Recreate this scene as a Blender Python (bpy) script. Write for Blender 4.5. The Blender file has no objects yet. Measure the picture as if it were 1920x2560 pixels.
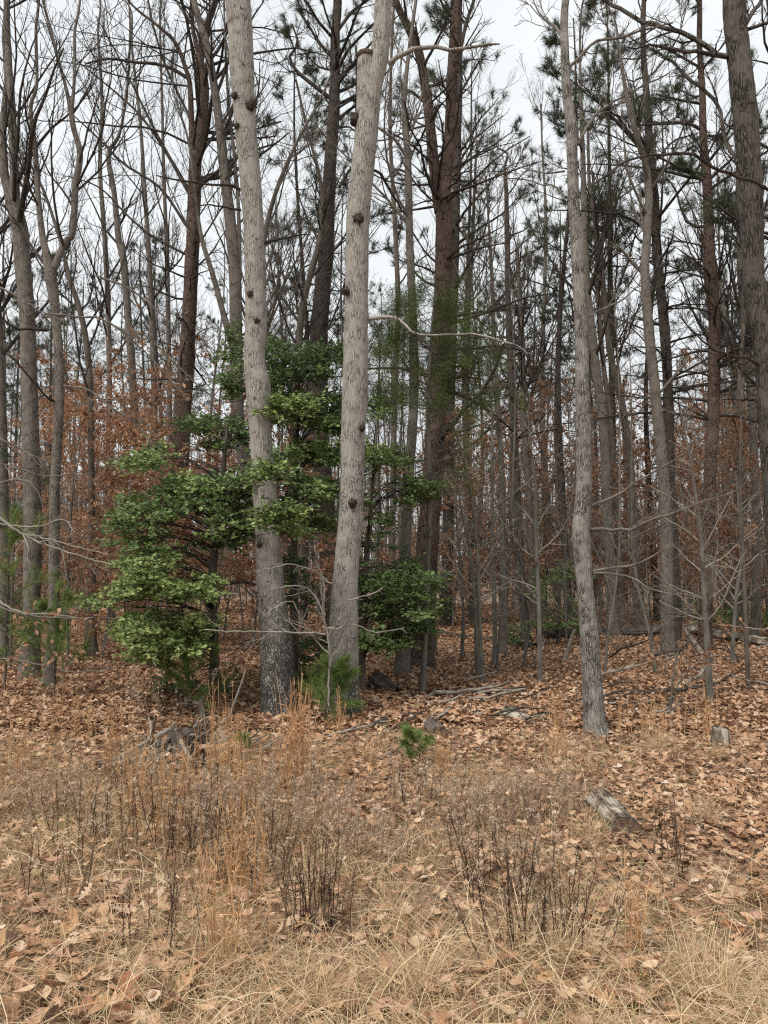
import bpy, math, random
import numpy as np
from mathutils import Vector, Matrix

# ------------------------------------------------------------------ camera, world, sun, exposure
SC = bpy.context.scene
COL = SC.collection
CAM_H = 1.65
F = 1920.0                       # focal length in photograph pixels (1920 x 2560)
PITCH = math.atan((1400 - 1280) / F)
cam_d = bpy.data.cameras.new('camera')
cam = bpy.data.objects.new('camera', cam_d); COL.objects.link(cam)
cam_d.sensor_fit = 'VERTICAL'; cam_d.sensor_height = 36.0
cam_d.lens = 36.0 * F / 2560.0
cam_d.clip_start = 0.1; cam_d.clip_end = 2000
cam.location = (0, 0, CAM_H)
cam.rotation_euler = (math.radians(90) + PITCH, 0, 0)
SC.camera = cam

SUN_TO = Vector((-0.42, -0.50, 1.0)).normalized()      # towards the sun: behind the camera, over the left shoulder
sun_d = bpy.data.lights.new('sun', 'SUN'); sun_d.energy = 1.5; sun_d.angle = math.radians(14)
sun_d.color = (1.0, 0.95, 0.88)
sun = bpy.data.objects.new('sun', sun_d); COL.objects.link(sun)
sun.rotation_euler = (-SUN_TO).to_track_quat('-Z', 'Y').to_euler(); sun.location = (0, 0, 30)

W = bpy.data.worlds.new('World'); SC.world = W; W.use_nodes = True
nt = W.node_tree; nt.nodes.clear()
def wn(t): return nt.nodes.new(t)
sky = wn('ShaderNodeTexSky'); sky.sky_type = 'NISHITA'; sky.sun_disc = False
sky.sun_elevation = math.asin(SUN_TO.z); sky.sun_rotation = math.atan2(SUN_TO.x, SUN_TO.y)
sky.dust_density = 4.0; sky.air_density = 1.0
hs = wn('ShaderNodeHueSaturation'); hs.inputs['Saturation'].default_value = 0.15
nt.links.new(sky.outputs[0], hs.inputs['Color'])
tc = wn('ShaderNodeTexCoord'); mp = wn('ShaderNodeMapping'); mp.inputs['Scale'].default_value = (1.2, 1.2, 3.0)
no = wn('ShaderNodeTexNoise'); no.inputs['Scale'].default_value = 2.2; no.inputs['Detail'].default_value = 5
nt.links.new(tc.outputs['Generated'], mp.inputs['Vector']); nt.links.new(mp.outputs[0], no.inputs['Vector'])
cr = wn('ShaderNodeValToRGB')
cr.color_ramp.elements[0].position = 0.3; cr.color_ramp.elements[0].color = (8.3, 8.75, 9.0, 1)
cr.color_ramp.elements[1].position = 0.75; cr.color_ramp.elements[1].color = (9.9, 10.2, 10.35, 1)
nt.links.new(no.outputs[0], cr.inputs[0])
mx = wn('ShaderNodeMix'); mx.data_type = 'RGBA'; mx.inputs[0].default_value = 0.9
nt.links.new(hs.outputs[0], mx.inputs[6]); nt.links.new(cr.outputs[0], mx.inputs[7])
bg = wn('ShaderNodeBackground'); bg.inputs['Strength'].default_value = 0.05
nt.links.new(mx.outputs[2], bg.inputs['Color'])
wo = wn('ShaderNodeOutputWorld'); nt.links.new(bg.outputs[0], wo.inputs[0])

SC.view_settings.view_transform = 'Standard'; SC.view_settings.look = 'None'
SC.view_settings.exposure = 1.15; SC.view_settings.gamma = 1.0; SC.view_settings.use_curve_mapping = False
SC.render.engine = 'CYCLES'
cy = SC.cycles
cy.max_bounces = 4; cy.diffuse_bounces = 3; cy.glossy_bounces = 1; cy.transmission_bounces = 2; cy.transparent_max_bounces = 4
cy.use_denoising = False
cy.pixel_filter_type = 'BLACKMAN_HARRIS'; cy.filter_width = 1.2
cy.caustics_reflective = False; cy.caustics_refractive = False

# ------------------------------------------------------------------ numeric helpers
def hgt(x, y):
    x = np.asarray(x, float); y = np.asarray(y, float)
    near = 0.035 * np.sin(1.3 * x + 0.7) * np.sin(0.9 * y + 1.1) + 0.02 * np.sin(2.9 * x + 1.7 * y) + 0.012 * np.sin(5.3 * y - 3.1 * x)
    far = 0.18 * np.sin(0.11 * x + 0.5) * np.sin(0.13 * y)
    wgt = np.clip((np.hypot(x, y) - 12) / 20, 0, 1)
    return near + far * wgt

CP, SP = math.cos(PITCH), math.sin(PITCH)
def ray(px, py):
    u = (px - 960) / F; v = (1280 - py) / F
    return np.array([u, CP - SP * v, SP + CP * v])
def P(px, py, D):
    """the point that stands D metres in front of the camera on the line of a photograph pixel"""
    r = ray(px, py)
    return np.array([0, 0, CAM_H]) + r * (D / r[1])
def G(px, py):
    r = ray(px, py); z = 0.0
    for _ in range(6):
        t = (z - CAM_H) / r[2]; p = r * t; z = float(hgt(p[0], p[1]))
    return np.array([p[0], p[1], z])
def pix(x, y, z):
    dz = z - CAM_H
    f = y * CP + dz * SP; v = -y * SP + dz * CP
    return 960 + F * x / f, 1280 - F * v / f

def vnoise(p, seed=0):
    p = np.asarray(p, float); i = np.floor(p).astype(np.int64); f = p - i; f = f * f * (3 - 2 * f)
    def h(a, b, c):
        n = (a * 374761393 + b * 668265263 + c * 1274126177 + seed * 974711) & 0xffffffff
        n = ((n ^ (n >> 13)) * 1103515245) & 0xffffffff
        n = ((n ^ (n >> 16)) * 2246822519) & 0xffffffff
        return ((n ^ (n >> 15)) & 0xffff) / 32767.5 - 1
    out = 0
    for dx in (0, 1):
        wx = f[..., 0] if dx else 1 - f[..., 0]
        for dy in (0, 1):
            wy = f[..., 1] if dy else 1 - f[..., 1]
            for dz in (0, 1):
                wz = f[..., 2] if dz else 1 - f[..., 2]
                out = out + wx * wy * wz * h(i[..., 0] + dx, i[..., 1] + dy, i[..., 2] + dz)
    return out
def unit(v): return v / np.maximum(np.linalg.norm(v, axis=-1, keepdims=True), 1e-9)

def smooth_path(pts, step):
    """Catmull-Rom through rows (x, y, z, r), resampled about every step metres"""
    p = np.asarray(pts, float)
    if len(p) == 2:
        n = max(2, int(np.linalg.norm(p[1, :3] - p[0, :3]) / step) + 1)
        t = np.linspace(0, 1, n)[:, None]; return p[0] * (1 - t) + p[1] * t
    q = np.vstack([2 * p[0] - p[1], p, 2 * p[-1] - p[-2]]); out = []
    for k in range(1, len(q) - 2):
        a, b, c, d = q[k - 1], q[k], q[k + 1], q[k + 2]
        n = max(1, int(round(np.linalg.norm(c[:3] - b[:3]) / step)))
        t = (np.arange(n) / n)[:, None]
        out.append(0.5 * (2 * b + (c - a) * t + (2 * a - 5 * b + 4 * c - d) * t ** 2 + (3 * b - a - 3 * c + d) * t ** 3))
    out.append(p[-1:]); o = np.vstack(out); o[:, 3] = np.maximum(o[:, 3], 0.002)
    return o

class Geo:
    """collects faces of several shapes, linked in the end as one mesh"""
    def __init__(s): s.v = []; s.q = []; s.t = []; s.r = []; s.n = 0
    def add(s, v, q=None, t=None, r=0.0):
        v = np.asarray(v, float).reshape(-1, 3)
        if q is not None and len(q): s.q.append(np.asarray(q, np.int64).reshape(-1, 4) + s.n)
        if t is not None and len(t): s.t.append(np.asarray(t, np.int64).reshape(-1, 3) + s.n)
        r = np.asarray(r, float); s.r.append(np.full(len(v), float(r)) if r.ndim == 0 else r)
        s.v.append(v); s.n += len(v); return s
    def tubes(s, PT, R, S=3, rnd=None, cap=False):
        PT = np.asarray(PT, float); R = np.asarray(R, float)
        if PT.ndim == 2: PT = PT[None]; R = R[None]
        N, K = R.shape
        if N == 0: return s
        T = np.empty_like(PT); T[:, 1:-1] = PT[:, 2:] - PT[:, :-2]; T[:, 0] = PT[:, 1] - PT[:, 0]; T[:, -1] = PT[:, -1] - PT[:, -2]
        T = unit(T)
        m = unit(PT[:, -1] - PT[:, 0])
        ref = np.where(np.abs(m[:, 0:1]) < 0.7, np.array([[1., 0, 0]]), np.array([[0, 0.3, 1.]]))
        U = unit(np.cross(ref[:, None, :], T)); V = np.cross(T, U)
        a = np.arange(S) * 2 * math.pi / S
        vv = PT[:, :, None] + R[:, :, None, None] * (np.cos(a)[None, None, :, None] * U[:, :, None] + np.sin(a)[None, None, :, None] * V[:, :, None])
        base = (np.arange(N) * K * S)[:, None, None] + (np.arange(K - 1) * S)[None, :, None]
        i = np.arange(S)[None, None, :]; j = (np.arange(S) + 1)[None, None, :] % S
        q = np.stack([base + i, base + j, base + S + j, base + S + i], -1).reshape(-1, 4)
        r = 0.0 if rnd is None else np.repeat(np.asarray(rnd, float), K * S)
        t = None
        if cap:
            t = []
            for b in range(N):
                for o, fl in ((b * K * S, 1), (b * K * S + (K - 1) * S, 0)):
                    for k in range(1, S - 1): t.append((o, o + k + 1, o + k) if fl else (o, o + k, o + k + 1))
        s.add(vv, q, t, r); return s
    def scatter(s, protos, pos, rot, scale, rnd, which=None):
        """copies of small leaf shapes as real faces: protos = [(verts, tris)]"""
        n = len(pos)
        if n == 0: return s
        which = np.arange(n) % len(protos) if which is None else which
        for k, (pv, pt) in enumerate(protos):
            sel = np.nonzero(which == k)[0]
            if not len(sel): continue
            v = np.einsum('nij,vj->nvi', rot[sel], pv) * scale[sel][:, None, None] + pos[sel][:, None]
            t = pt[None] + (np.arange(len(sel)) * len(pv))[:, None, None]
            s.add(v, None, t, np.repeat(rnd[sel], len(pv)))
        return s
    def mesh(s, name, smooth=True):
        me = bpy.data.meshes.new(name)
        v = np.vstack(s.v) if s.v else np.zeros((0, 3))
        q = np.vstack(s.q) if s.q else np.zeros((0, 4), np.int64); t = np.vstack(s.t) if s.t else np.zeros((0, 3), np.int64)
        me.vertices.add(len(v)); me.vertices.foreach_set('co', v.astype(np.float32).ravel())
        loops = np.concatenate([q.ravel(), t.ravel()]).astype(np.int32)
        st = np.concatenate([np.arange(len(q)) * 4, len(q) * 4 + np.arange(len(t)) * 3]).astype(np.int32)
        me.loops.add(len(loops)); me.loops.foreach_set('vertex_index', loops)
        me.polygons.add(len(st)); me.polygons.foreach_set('loop_start', st)
        me.polygons.foreach_set('use_smooth', np.full(len(st), smooth))
        at = me.attributes.new('rnd', 'FLOAT', 'POINT'); at.data.foreach_set('value', np.concatenate(s.r).astype(np.float32) if s.r else np.zeros(0, np.float32))
        me.update(calc_edges=True); me.validate()
        return me

def rotz_tilt(rng, n, tilt, yaw=None):
    """random rotations: turned about the vertical, normal tilted by up to about tilt radians"""
    yaw = rng.uniform(0, 2 * math.pi, n) if yaw is None else yaw
    a = rng.uniform(0, 2 * math.pi, n); th = np.abs(rng.normal(0, tilt, n))
    ax = np.stack([np.cos(a), np.sin(a), np.zeros(n)], -1)
    c, s_ = np.cos(th), np.sin(th)
    Kx = np.zeros((n, 3, 3)); Kx[:, 0, 2] = ax[:, 1]; Kx[:, 1, 2] = -ax[:, 0]; Kx[:, 2, 0] = -ax[:, 1]; Kx[:, 2, 1] = ax[:, 0]
    R1 = np.eye(3)[None] + s_[:, None, None] * Kx + (1 - c)[:, None, None] * (Kx @ Kx)
    Rz = np.zeros((n, 3, 3)); Rz[:, 0, 0] = np.cos(yaw); Rz[:, 0, 1] = -np.sin(yaw); Rz[:, 1, 0] = np.sin(yaw); Rz[:, 1, 1] = np.cos(yaw); Rz[:, 2, 2] = 1
    return R1 @ Rz
def frames(d, rng=None):
    """rotations whose y axis is d"""
    d = unit(d); n = len(d)
    ref = rng.normal(0, 1, (n, 3)) if rng is not None else np.tile([0.1, 0.2, 1.0], (n, 1))
    x = unit(np.cross(d, ref)); z = np.cross(x, d)
    return np.stack([x, d, z], -1)

def grow(rng, PT, R, L, n, t0, t1, ang, lf, wander, up, K, rf=0.55, rmin=0.002, tip=0.3, droop=1.0):
    """one generation of side branches on the polylines PT (N, K, 3)"""
    N, KP = R.shape
    pid = np.repeat(np.arange(N), n); m = len(pid)
    if m == 0: return np.zeros((0, K, 3)), np.zeros((0, K)), np.zeros(0)
    t = rng.uniform(t0, t1, m); f = t * (KP - 1); i = np.minimum(f.astype(int), KP - 2); fr = (f - i)[:, None]
    a, b = PT[pid, i], PT[pid, i + 1]
    pos = a * (1 - fr) + b * fr; tan = unit(b - a)
    rp = R[pid, i] * (1 - fr[:, 0]) + R[pid, i + 1] * fr[:, 0]
    perp = rng.normal(0, 1, (m, 3)); perp = unit(perp - (perp * tan).sum(-1, keepdims=True) * tan)
    an = rng.normal(ang, 0.16, m)[:, None]
    d = unit(np.cos(an) * tan + np.sin(an) * perp + np.array([0, 0, 1.0]) * up)
    ln = L[pid] * lf * (1 - 0.55 * (t - t0) / max(t1 - t0, 1e-3)) * rng.uniform(0.6, 1.25, m)
    r0 = np.maximum(np.minimum(rp * rf, 0.02 * ln + 0.004), rmin)
    out = np.empty((m, K, 3)); out[:, 0] = pos
    st = (ln / (K - 1))[:, None]
    for k in range(1, K):
        out[:, k] = out[:, k - 1] + d * st
        d = unit(d + rng.normal(0, wander, (m, 3)) + np.array([0, 0, up * 0.25]))
    rr = np.maximum(r0[:, None] * np.linspace(1, tip, K)[None], rmin * 0.8)
    return out, rr, ln

def link(name, me, mats, parent=None, kind=None):
    o = bpy.data.objects.new(name, me); COL.objects.link(o)
    if mats is not None and not me.materials:
        for m in (mats if isinstance(mats, (list, tuple)) else [mats]): me.materials.append(m)
    if parent is not None: o.parent = parent
    if kind: o['kind'] = kind
    return o
def tag(o, label, cat, group=None):
    o['label'] = label; o['category'] = cat
    if group: o['group'] = group
    return o
def thing(name, label, cat, loc=(0, 0, 0), rz=0, group=None):
    o = bpy.data.objects.new(name, None); COL.objects.link(o); o.empty_display_size = 0.1
    o.location = [float(c) for c in loc]; o.rotation_euler = (0, 0, rz)
    return tag(o, label, cat, group)
def dup(root, loc, rz, sc, label, group):
    r = root.copy(); COL.objects.link(r); r.location = [float(c) for c in loc]; r.rotation_euler = (0, 0, rz); r.scale = (sc[0], sc[0], sc[1])
    r['label'] = label; r['group'] = group
    for ch in list(root.children):
        c = ch.copy(); COL.objects.link(c); c.parent = r
        for g in list(ch.children):
            d = g.copy(); COL.objects.link(d); d.parent = c
    return r

# ------------------------------------------------------------------ materials
def new_mat(name):
    m = bpy.data.materials.new(name); m.use_nodes = True; m.node_tree.nodes.clear(); return m, m.node_tree
def nd(t, typ, **kw):
    n = t.nodes.new(typ)
    for k, v in kw.items():
        if k in n.inputs: n.inputs[k].default_value = v
        else: setattr(n, k, v)
    return n
def ramp(t, src, stops):
    c = t.nodes.new('ShaderNodeValToRGB'); e = c.color_ramp.elements
    while len(e) < len(stops): e.new(0.5)
    for k, (p, col) in enumerate(stops): e[k].position = p; e[k].color = (*col, 1)
    t.links.new(src, c.inputs[0]); return c.outputs[0]
def mixc(t, a, b, f, mode='MIX'):
    m = t.nodes.new('ShaderNodeMix'); m.data_type = 'RGBA'; m.blend_type = mode
    for sock, v in ((m.inputs[0], f), (m.inputs[6], a), (m.inputs[7], b)):
        if hasattr(v, 'is_output'): t.links.new(v, sock)
        elif isinstance(v, tuple): sock.default_value = (*v, 1)
        else: sock.default_value = v
    return m.outputs[2]
def coords(t, scale=(1, 1, 1), warp=0.0, wscale=3.0):
    tcn = t.nodes.new('ShaderNodeTexCoord'); src = tcn.outputs['Object']
    if warp:
        n = nd(t, 'ShaderNodeTexNoise', Scale=wscale, Detail=2.0); t.links.new(src, n.inputs['Vector'])
        s = nd(t, 'ShaderNodeVectorMath', operation='SUBTRACT'); t.links.new(n.outputs['Color'], s.inputs[0]); s.inputs[1].default_value = (.5, .5, .5)
        k = nd(t, 'ShaderNodeVectorMath', operation='SCALE'); t.links.new(s.outputs[0], k.inputs[0]); k.inputs['Scale'].default_value = warp
        a = nd(t, 'ShaderNodeVectorMath', operation='ADD'); t.links.new(src, a.inputs[0]); t.links.new(k.outputs[0], a.inputs[1]); src = a.outputs[0]
    m = nd(t, 'ShaderNodeMapping'); m.inputs['Scale'].default_value = scale; t.links.new(src, m.inputs['Vector'])
    return m.outputs[0], tcn
def finish(t, color, rough=0.9, bump=None, bstr=0.5, bdist=0.01, trans=0.0, spec=0.2):
    b = nd(t, 'ShaderNodeBsdfPrincipled', Roughness=rough); b.inputs['Specular IOR Level'].default_value = spec
    if hasattr(color, 'is_output'): t.links.new(color, b.inputs['Base Color'])
    else: b.inputs['Base Color'].default_value = (*color, 1)
    if bump is not None:
        bp = nd(t, 'ShaderNodeBump', Strength=bstr, Distance=bdist); t.links.new(bump, bp.inputs['Height']); t.links.new(bp.outputs[0], b.inputs['Normal'])
    o = t.nodes.new('ShaderNodeOutputMaterial')
    if trans > 0:
        tr = nd(t, 'ShaderNodeBsdfTranslucent')
        if hasattr(color, 'is_output'): t.links.new(color, tr.inputs['Color'])
        else: tr.inputs['Color'].default_value = (*color, 1)
        ms = nd(t, 'ShaderNodeMixShader'); ms.inputs[0].default_value = trans
        t.links.new(b.outputs[0], ms.inputs[1]); t.links.new(tr.outputs[0], ms.inputs[2]); t.links.new(ms.outputs[0], o.inputs[0])
    else: t.links.new(b.outputs[0], o.inputs[0])

def bark_mat(name, light, mid, crack, sx=28, sz=4.5, patch=(0.5, 0.48, 0.42), patch_amt=0.35, base_dark=None, bdist=0.012, crack_w=0.09, foot=1.0):
    m, t = new_mat(name)
    v, tcn = coords(t, (sx, sx, sz), 0.035, 9.0)
    vo = nd(t, 'ShaderNodeTexVoronoi', feature='DISTANCE_TO_EDGE', Scale=1.0); t.links.new(v, vo.inputs['Vector'])
    fine, _ = coords(t, (60, 60, 12)); nf = nd(t, 'ShaderNodeTexNoise', Scale=1.0, Detail=4.0); t.links.new(fine, nf.inputs['Vector'])
    big = nd(t, 'ShaderNodeTexNoise', Scale=2.3, Detail=4.0); t.links.new(tcn.outputs['Object'], big.inputs['Vector'])
    c = ramp(t, nf.outputs[0], [(0.32, mid), (0.66, light)])
    pm = ramp(t, big.outputs[0], [(0.50, (0, 0, 0)), (0.68, (1, 1, 1))])
    mul = nd(t, 'ShaderNodeMath', operation='MULTIPLY'); t.links.new(pm, mul.inputs[0]); mul.inputs[1].default_value = patch_amt
    c = mixc(t, c, patch, mul.outputs[0])
    cm = ramp(t, vo.outputs['Distance'], [(0.0, (1, 1, 1)), (crack_w, (0, 0, 0))])
    # cracks come and go
    gate = nd(t, 'ShaderNodeTexNoise', Scale=7.0, Detail=3.0); t.links.new(tcn.outputs['Object'], gate.inputs['Vector'])
    gm = ramp(t, gate.outputs[0], [(0.42, (0.15, 0.15, 0.15)), (0.6, (1, 1, 1))])
    cg = nd(t, 'ShaderNodeMath', operation='MULTIPLY'); t.links.new(cm, cg.inputs[0]); t.links.new(gm, cg.inputs[1])
    c = mixc(t, c, crack, cg.outputs[0])
    if base_dark is not None:
        # lower trunk: small blocky plates crusted with pale lichen on dark bark
        vb, _ = coords(t, (62, 62, 36), 0.02, 20)
        vv = nd(t, 'ShaderNodeTexVoronoi', feature='F1', Scale=1.0); t.links.new(vb, vv.inputs['Vector'])
        spk = nd(t, 'ShaderNodeTexNoise', Scale=11.0, Detail=3.0); t.links.new(tcn.outputs['Object'], spk.inputs['Vector'])
        ad = nd(t, 'ShaderNodeMath', operation='ADD'); t.links.new(vv.outputs['Distance'], ad.inputs[0]); t.links.new(spk.outputs[0], ad.inputs[1])
        low = ramp(t, ad.outputs[0], [(0.62, (0.46, 0.44, 0.40)), (0.80, (0.25, 0.23, 0.20)), (1.0, base_dark)])
        sep = nd(t, 'ShaderNodeSeparateXYZ'); t.links.new(tcn.outputs['Object'], sep.inputs[0])
        n2 = nd(t, 'ShaderNodeTexNoise', Scale=3.0, Detail=3.0); t.links.new(tcn.outputs['Object'], n2.inputs['Vector'])
        am = nd(t, 'ShaderNodeMath', operation='MULTIPLY_ADD'); t.links.new(n2.outputs[0], am.inputs[0]); am.inputs[1].default_value = -1.6; zf = nd(t, 'ShaderNodeMath', operation='MULTIPLY'); t.links.new(sep.outputs['Z'], zf.inputs[0]); zf.inputs[1].default_value = foot; t.links.new(zf.outputs[0], am.inputs[2])
        msk = ramp(t, am.outputs[0], [(0.0, (1, 1, 1)), (0.85, (0, 0, 0))])
        c = mixc(t, c, low, msk)
    hh = nd(t, 'ShaderNodeMath', operation='MULTIPLY_ADD'); t.links.new(nf.outputs[0], hh.inputs[0]); hh.inputs[1].default_value = 0.5
    inv = nd(t, 'ShaderNodeMath', operation='SUBTRACT'); inv.inputs[0].default_value = 1.0; t.links.new(cg.outputs[0], inv.inputs[1]); t.links.new(inv.outputs[0], hh.inputs[2])
    finish(t, c, 0.95, hh.outputs[0], 0.9, bdist)
    return m
def simple_bark(name, a, b, scale=18, stretch=0.25):
    m, t = new_mat(name)
    v, tcn = coords(t, (scale, scale, scale * stretch)); n = nd(t, 'ShaderNodeTexNoise', Scale=1.0, Detail=4.0); t.links.new(v, n.inputs['Vector'])
    finish(t, ramp(t, n.outputs[0], [(0.32, a), (0.68, b)]), 0.95, n.outputs[0], 0.8, 0.008); return m
def rnd_mat(name, stops, rough=0.8, trans=0.0, spec=0.15, noise=0.0, nscale=40):
    """colour chosen by each piece's own random value"""
    m, t = new_mat(name)
    a = nd(t, 'ShaderNodeAttribute', attribute_name='rnd')
    c = ramp(t, a.outputs['Fac'], stops)
    if noise:
        v, _ = coords(t, (nscale,) * 3); n = nd(t, 'ShaderNodeTexNoise', Scale=1.0, Detail=3.0); t.links.new(v, n.inputs['Vector'])
        k = ramp(t, n.outputs[0], [(0.3, (1 - noise,) * 3), (0.7, (1.0,) * 3)]); c = mixc(t, c, k, 1.0, 'MULTIPLY')
    finish(t, c, rough, None, trans=trans, spec=spec); return m

M = {}
M['oak'] = bark_mat('bark_pale_grey', (0.370, 0.342, 0.305), (0.262, 0.238, 0.208), (0.10, 0.085, 0.07), 60, 7.5, (0.30, 0.285, 0.25), 0.35, (0.085, 0.08, 0.072))
M['oak_b'] = bark_mat('bark_pale_grey_clean_foot', (0.370, 0.342, 0.305), (0.262, 0.238, 0.208), (0.10, 0.085, 0.07), 60, 7.5, (0.33, 0.315, 0.28), 0.4, (0.07, 0.065, 0.058), foot=2.4)
M['oak2'] = bark_mat('bark_grey_flaky', (0.31, 0.288, 0.258), (0.145, 0.13, 0.114), (0.05, 0.043, 0.037), 74, 11.0, (0.34, 0.33, 0.305), 0.45, None, 0.012, 0.15)
M['oak3'] = bark_mat('bark_brown_grey_shaggy', (0.125, 0.108, 0.093), (0.065, 0.055, 0.047), (0.022, 0.018, 0.015), 44, 6.5, (0.16, 0.15, 0.135), 0.35, None, 0.016, 0.2)
M['grey'] = bark_mat('bark_smooth_grey', (0.195, 0.172, 0.147), (0.115, 0.099, 0.083), (0.045, 0.037, 0.030), 40, 12.0, (0.25, 0.235, 0.21), 0.45, None, 0.006, 0.12)
M['pine'] = bark_mat('bark_red_brown_pine', (0.135, 0.091, 0.070), (0.068, 0.048, 0.038), (0.024, 0.018, 0.014), 24, 10.0, (0.165, 0.128, 0.107), 0.3, None, 0.018, 0.13)
M['pine_dark'] = bark_mat('bark_dark_pine', (0.10, 0.081, 0.068), (0.055, 0.045, 0.038), (0.02, 0.016, 0.013), 26, 11.0, (0.13, 0.112, 0.098), 0.3, None, 0.016, 0.13)
M['sap'] = simple_bark('bark_sapling_pale', (0.09, 0.079, 0.066), (0.20, 0.185, 0.16))
M['sap_dark'] = simple_bark('bark_sapling_brown', (0.075, 0.062, 0.051), (0.155, 0.131, 0.108))
M['twig'] = simple_bark('twig_dark', (0.034, 0.028, 0.024), (0.068, 0.057, 0.048), 9)
M['twig_grey'] = simple_bark('twig_grey', (0.095, 0.082, 0.069), (0.19, 0.166, 0.14), 9)
M['twig_pale'] = simple_bark('twig_pale', (0.19, 0.17, 0.143), (0.34, 0.31, 0.265), 9)
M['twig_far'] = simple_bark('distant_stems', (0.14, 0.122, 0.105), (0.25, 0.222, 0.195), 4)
M['burl'] = simple_bark('burl_bark', (0.02, 0.016, 0.013), (0.085, 0.068, 0.054), 40, 1.0)
M['holly'] = rnd_mat('holly_leaf', [(0.0, (0.065, 0.105, 0.038)), (0.5, (0.155, 0.225, 0.072)), (0.85, (0.27, 0.34, 0.11)), (1.0, (0.36, 0.42, 0.15))], 0.5, 0.25, 0.35)
M['needle'] = rnd_mat('pine_needle', [(0.0, (0.04, 0.058, 0.033)), (0.6, (0.078, 0.10, 0.053)), (1.0, (0.13, 0.145, 0.08))], 0.6, 0.15)
M['needle_soft'] = rnd_mat('seedling_needle', [(0.0, (0.10, 0.155, 0.04)), (0.6, (0.18, 0.25, 0.07)), (1.0, (0.30, 0.37, 0.13))], 0.6, 0.2)
M['cedar'] = rnd_mat('cedar_spray', [(0.0, (0.045, 0.07, 0.022)), (0.6, (0.085, 0.12, 0.034)), (1.0, (0.15, 0.165, 0.055))], 0.7, 0.15)
M['beech'] = rnd_mat('dry_beech_leaf', [(0.0, (0.23, 0.115, 0.065)), (0.5, (0.42, 0.235, 0.140)), (1.0, (0.60, 0.39, 0.25))], 0.75, 0.4)
LEAF_STOPS = [(0.0, (0.085, 0.045, 0.030)), (0.2, (0.25, 0.135, 0.083)), (0.45, (0.43, 0.245, 0.140)), (0.7, (0.57, 0.365, 0.225)), (0.9, (0.67, 0.49, 0.34)), (1.0, (0.72, 0.60, 0.48))]
M['litter'] = rnd_mat('fallen_leaf_litter', LEAF_STOPS, 0.75, 0.12, 0.2, 0.25, 60)
M['grass'] = rnd_mat('dry_straw_grass', [(0.0, (0.16, 0.098, 0.055)), (0.3, (0.38, 0.255, 0.150)), (0.65, (0.62, 0.455, 0.275)), (0.93, (0.82, 0.675, 0.45)), (0.95, (0.20, 0.25, 0.085)), (1.0, (0.30, 0.34, 0.13))], 0.7, 0.25)
M['sedge'] = rnd_mat('broomsedge_stalk', [(0.0, (0.42, 0.225, 0.105)), (0.5, (0.60, 0.345, 0.165)), (1.0, (0.72, 0.47, 0.26))], 0.75, 0.2)
M['weed'] = rnd_mat('dead_weed_stem', [(0.0, (0.03, 0.02, 0.015)), (0.6, (0.085, 0.056, 0.040)), (1.0, (0.20, 0.135, 0.09))], 0.9)
M['weed_tan'] = rnd_mat('dry_weed_stem', [(0.0, (0.17, 0.115, 0.075)), (0.6, (0.30, 0.21, 0.14)), (1.0, (0.42, 0.31, 0.21))], 0.9)
M['fluff'] = rnd_mat('seed_head_fluff', [(0.0, (0.34, 0.24, 0.165)), (0.6, (0.52, 0.39, 0.28)), (1.0, (0.68, 0.57, 0.45))], 0.95, 0.25)
M['pale_berry'] = rnd_mat('pale_dry_flower', [(0.0, (0.45, 0.35, 0.25)), (1.0, (0.72, 0.63, 0.5))], 0.9, 0.2)
def grain_mat(name, stops, stretch=(2.2, 34, 34)):
    m, t = new_mat(name); v, tcn = coords(t, stretch, 0.02, 8.0)
    n = nd(t, 'ShaderNodeTexNoise', Scale=1.0, Detail=6.0, Roughness=0.65); t.links.new(v, n.inputs['Vector'])
    b = nd(t, 'ShaderNodeTexNoise', Scale=7.0, Detail=4.0); t.links.new(tcn.outputs['Object'], b.inputs['Vector'])
    ad = nd(t, 'ShaderNodeMath', operation='MULTIPLY_ADD'); t.links.new(b.outputs[0], ad.inputs[0]); ad.inputs[1].default_value = 0.7; t.links.new(n.outputs[0], ad.inputs[2])
    finish(t, ramp(t, ad.outputs[0], stops), 0.95, n.outputs[0], 1.0, 0.015); return m
M['wood'] = grain_mat('weathered_wood', [(0.72, (0.03, 0.023, 0.018)), (0.82, (0.10, 0.08, 0.062)), (0.93, (0.22, 0.182, 0.145)), (1.06, (0.44, 0.39, 0.32))])
M['rot_tan'] = grain_mat('crumbling_tan_wood', [(0.7, (0.07, 0.045, 0.03)), (0.85, (0.26, 0.16, 0.09)), (1.02, (0.46, 0.31, 0.19))])
M['log_bark'] = grain_mat('dead_log_bark', [(0.66, (0.022, 0.017, 0.014)), (0.82, (0.075, 0.06, 0.05)), (1.0, (0.15, 0.125, 0.105))])
M['stick'] = simple_bark('weathered_stick', (0.10, 0.082, 0.066), (0.30, 0.265, 0.22), 12, 1.0)
M['stick_dark'] = simple_bark('dark_stick', (0.03, 0.025, 0.021), (0.10, 0.083, 0.068), 12, 1.0)
M['rot'] = simple_bark('rotten_wood', (0.035, 0.026, 0.02), (0.15, 0.10, 0.07), 20, 0.6)
m_, t_ = new_mat('cut_wood_end')
v_, _ = coords(t_, (1, 1, 1), 0.02, 6); wv = nd(t_, 'ShaderNodeTexWave', wave_type='RINGS', rings_direction='SPHERICAL', Scale=34.0, Distortion=5.0, Detail=4.0); t_.links.new(v_, wv.inputs['Vector'])
finish(t_, ramp(t_, wv.outputs[0], [(0.2, (0.07, 0.05, 0.036)), (0.8, (0.20, 0.15, 0.11))]), 0.9); M['cut'] = m_
m_, t_ = new_mat('forest_soil')
v_, tcn_ = coords(t_, (1, 1, 1))
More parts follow.
